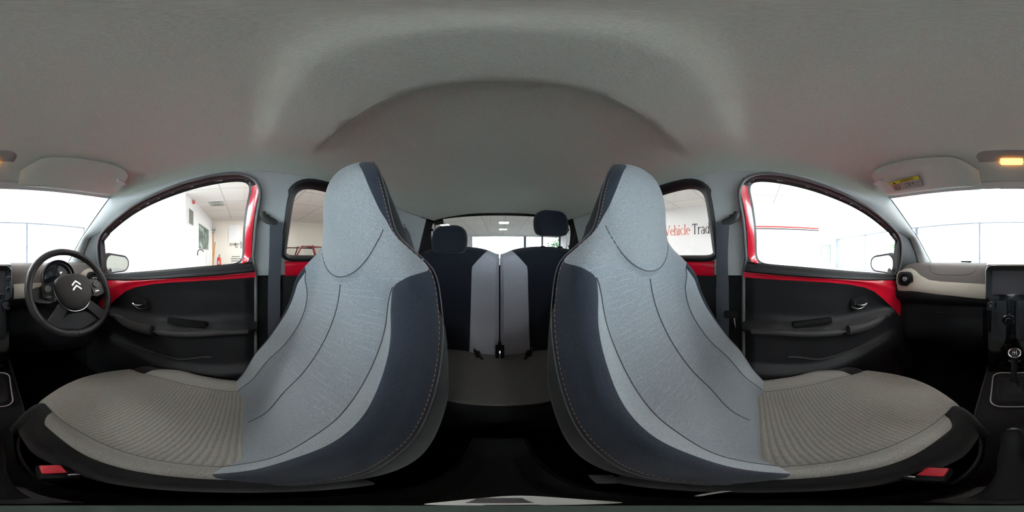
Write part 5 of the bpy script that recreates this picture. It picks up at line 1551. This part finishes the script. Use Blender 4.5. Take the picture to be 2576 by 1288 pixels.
# wall lettering (terracotta VEHICLE, black TRADE) built from serif strokes, and the double stripe
def glyph(ch):
    """strokes: (x0,y0,x1,y1,width) or ('arc',cx,cy,rx,ry,a0,a1,wmin,wmax) ; advance"""
    s = []
    if ch == 'V': s = [(.05, .68, .35, .0, .09), (.35, .0, .62, .68, .04), (-.02, .68, .20, .68, .03), (.50, .68, .72, .68, .03)]; adv = .72
    elif ch == 'e': s = [('arc', .22, .22, .19, .22, .05, 1.72 * pi, .03, .08), (.05, .26, .39, .26, .03)]; adv = .46
    elif ch == 'h': s = [(.10, .0, .10, .70, .08), ('arc', .26, .28, .15, .17, 0, pi, .04, .06), (.40, .0, .40, .30, .08), (.0, .0, .20, .0, .03), (.31, .0, .50, .0, .03), (.01, .70, .10, .70, .03)]; adv = .52
    elif ch == 'i': s = [(.11, .0, .11, .44, .08), (.02, .0, .21, .0, .03), (.02, .44, .11, .44, .03), (.11, .60, .11, .68, .09)]; adv = .26
    elif ch == 'c': s = [('arc', .23, .22, .19, .22, .28 * pi, 1.74 * pi, .03, .08)]; adv = .45
    elif ch == 'l': s = [(.11, .0, .11, .70, .08), (.02, .0, .21, .0, .03), (.02, .70, .11, .70, .03)]; adv = .27
    elif ch == 'T': s = [(.30, .0, .30, .66, .10), (.02, .67, .58, .67, .04), (.20, .0, .40, .0, .03), (.03, .54, .03, .68, .03), (.57, .54, .57, .68, .03)]; adv = .62
    elif ch == 'r': s = [(.10, .0, .10, .44, .08), (.01, .0, .22, .0, .03), (.01, .44, .10, .44, .03), ('arc', .26, .28, .13, .16, .25 * pi, pi, .04, .07)]; adv = .38
    elif ch == 'a': s = [('arc', .19, .12, .14, .13, .2, 2 * pi - .2, .04, .07), ('arc', .20, .32, .13, .13, 0, .9 * pi, .04, .06), (.34, .03, .34, .33, .08), (.34, .01, .43, .01, .03)]; adv = .46
    elif ch == 'd': s = [('arc', .21, .22, .17, .22, .1, 2 * pi - .1, .04, .08), (.39, .0, .39, .70, .08), (.31, .70, .39, .70, .03), (.39, .0, .48, .0, .03)]; adv = .51
    else: adv = .20
    return s, adv
def letter(bm, ch, P):
    s, adv = glyph(ch)
    def quad(a, b, c, d):
        v = [bm.verts.new(P(*q, 0)) for q in (a, b, c, d)]; w = [bm.verts.new(P(*q, 1)) for q in (a, b, c, d)]
        bm.faces.new(v); bm.faces.new(w[::-1])
        for i in range(4): bm.faces.new((v[i], w[i], w[(i + 1) % 4], v[(i + 1) % 4]))
    for k in s:
        if k[0] == 'arc':
            _, cx, cy_, rx, ry, a0, a1, w0, w1 = k; n = 18; pr = None
            for i in range(n + 1):
                a = a0 + (a1 - a0) * i / n; w = w0 + (w1 - w0) * abs(cos(a)); p1 = (cx + (rx - w / 2) * cos(a), cy_ + (ry - w / 3) * sin(a)); p2 = (cx + (rx + w / 2) * cos(a), cy_ + (ry + w / 3) * sin(a))
                if pr: quad(pr[0], pr[1], p2, p1)
                pr = (p1, p2)
        else:
            x0, y0, x1, y1, w = k
            if abs(x1 - x0) > abs(y1 - y0): quad((x0, y0 - w / 2), (x1, y1 - w / 2), (x1, y1 + w / 2), (x0, y0 + w / 2))
            else: quad((x0 - w / 2, y0), (x0 + w / 2, y0), (x1 + w / 2, y1), (x1 - w / 2, y1))
    return adv
a = onwall(1673, 592, x=XR); b = onwall(1786, 588, x=XR)
XW = XR - .003
hgt_unit = .40 / .68
adv_all = sum(glyph(c)[1] for c in 'Vehicle Trad')
sc_x = abs(a.y - b.y) / adv_all
zb = .86
for word, m, cat, start in (('Vehicle', 'sign_red', 'lettering', 0), ('Trade', 'sign_black', 'lettering', sum(glyph(c)[1] for c in 'Vehicle ') + .02)):
    t = thing('wall_lettering', ('terracotta' if word == 'Vehicle' else 'black') + ' serif word ' + word + ' on the white wall behind the rear passenger window', cat, (XW, a.y - start * sc_x, zb))
    x_ = start
    for ch in word:
        bm = B(); adv = letter(bm, ch, lambda px, py, d, x_=x_: Vector((XW - .012 * d, a.y - (x_ + px) * sc_x, zb + py * hgt_unit)))
        obj('letter', bm, M_[m], t, smooth=False, weld=False); x_ += adv
for z, h, m, lab in ((1.075, .05, 'stripe_red', 'long thin red stripe on the white wall beyond the passenger window'), (1.0, .035, 'sign_black', 'long thin black stripe just under the red stripe')):
    bm = B(); box(bm, (XW, -.95, z), (.008, 2.9, h)); obj('wall_stripe', bm, M_[m], cat='stripe', label=lab, loc=(XW, -.95, z), smooth=False)
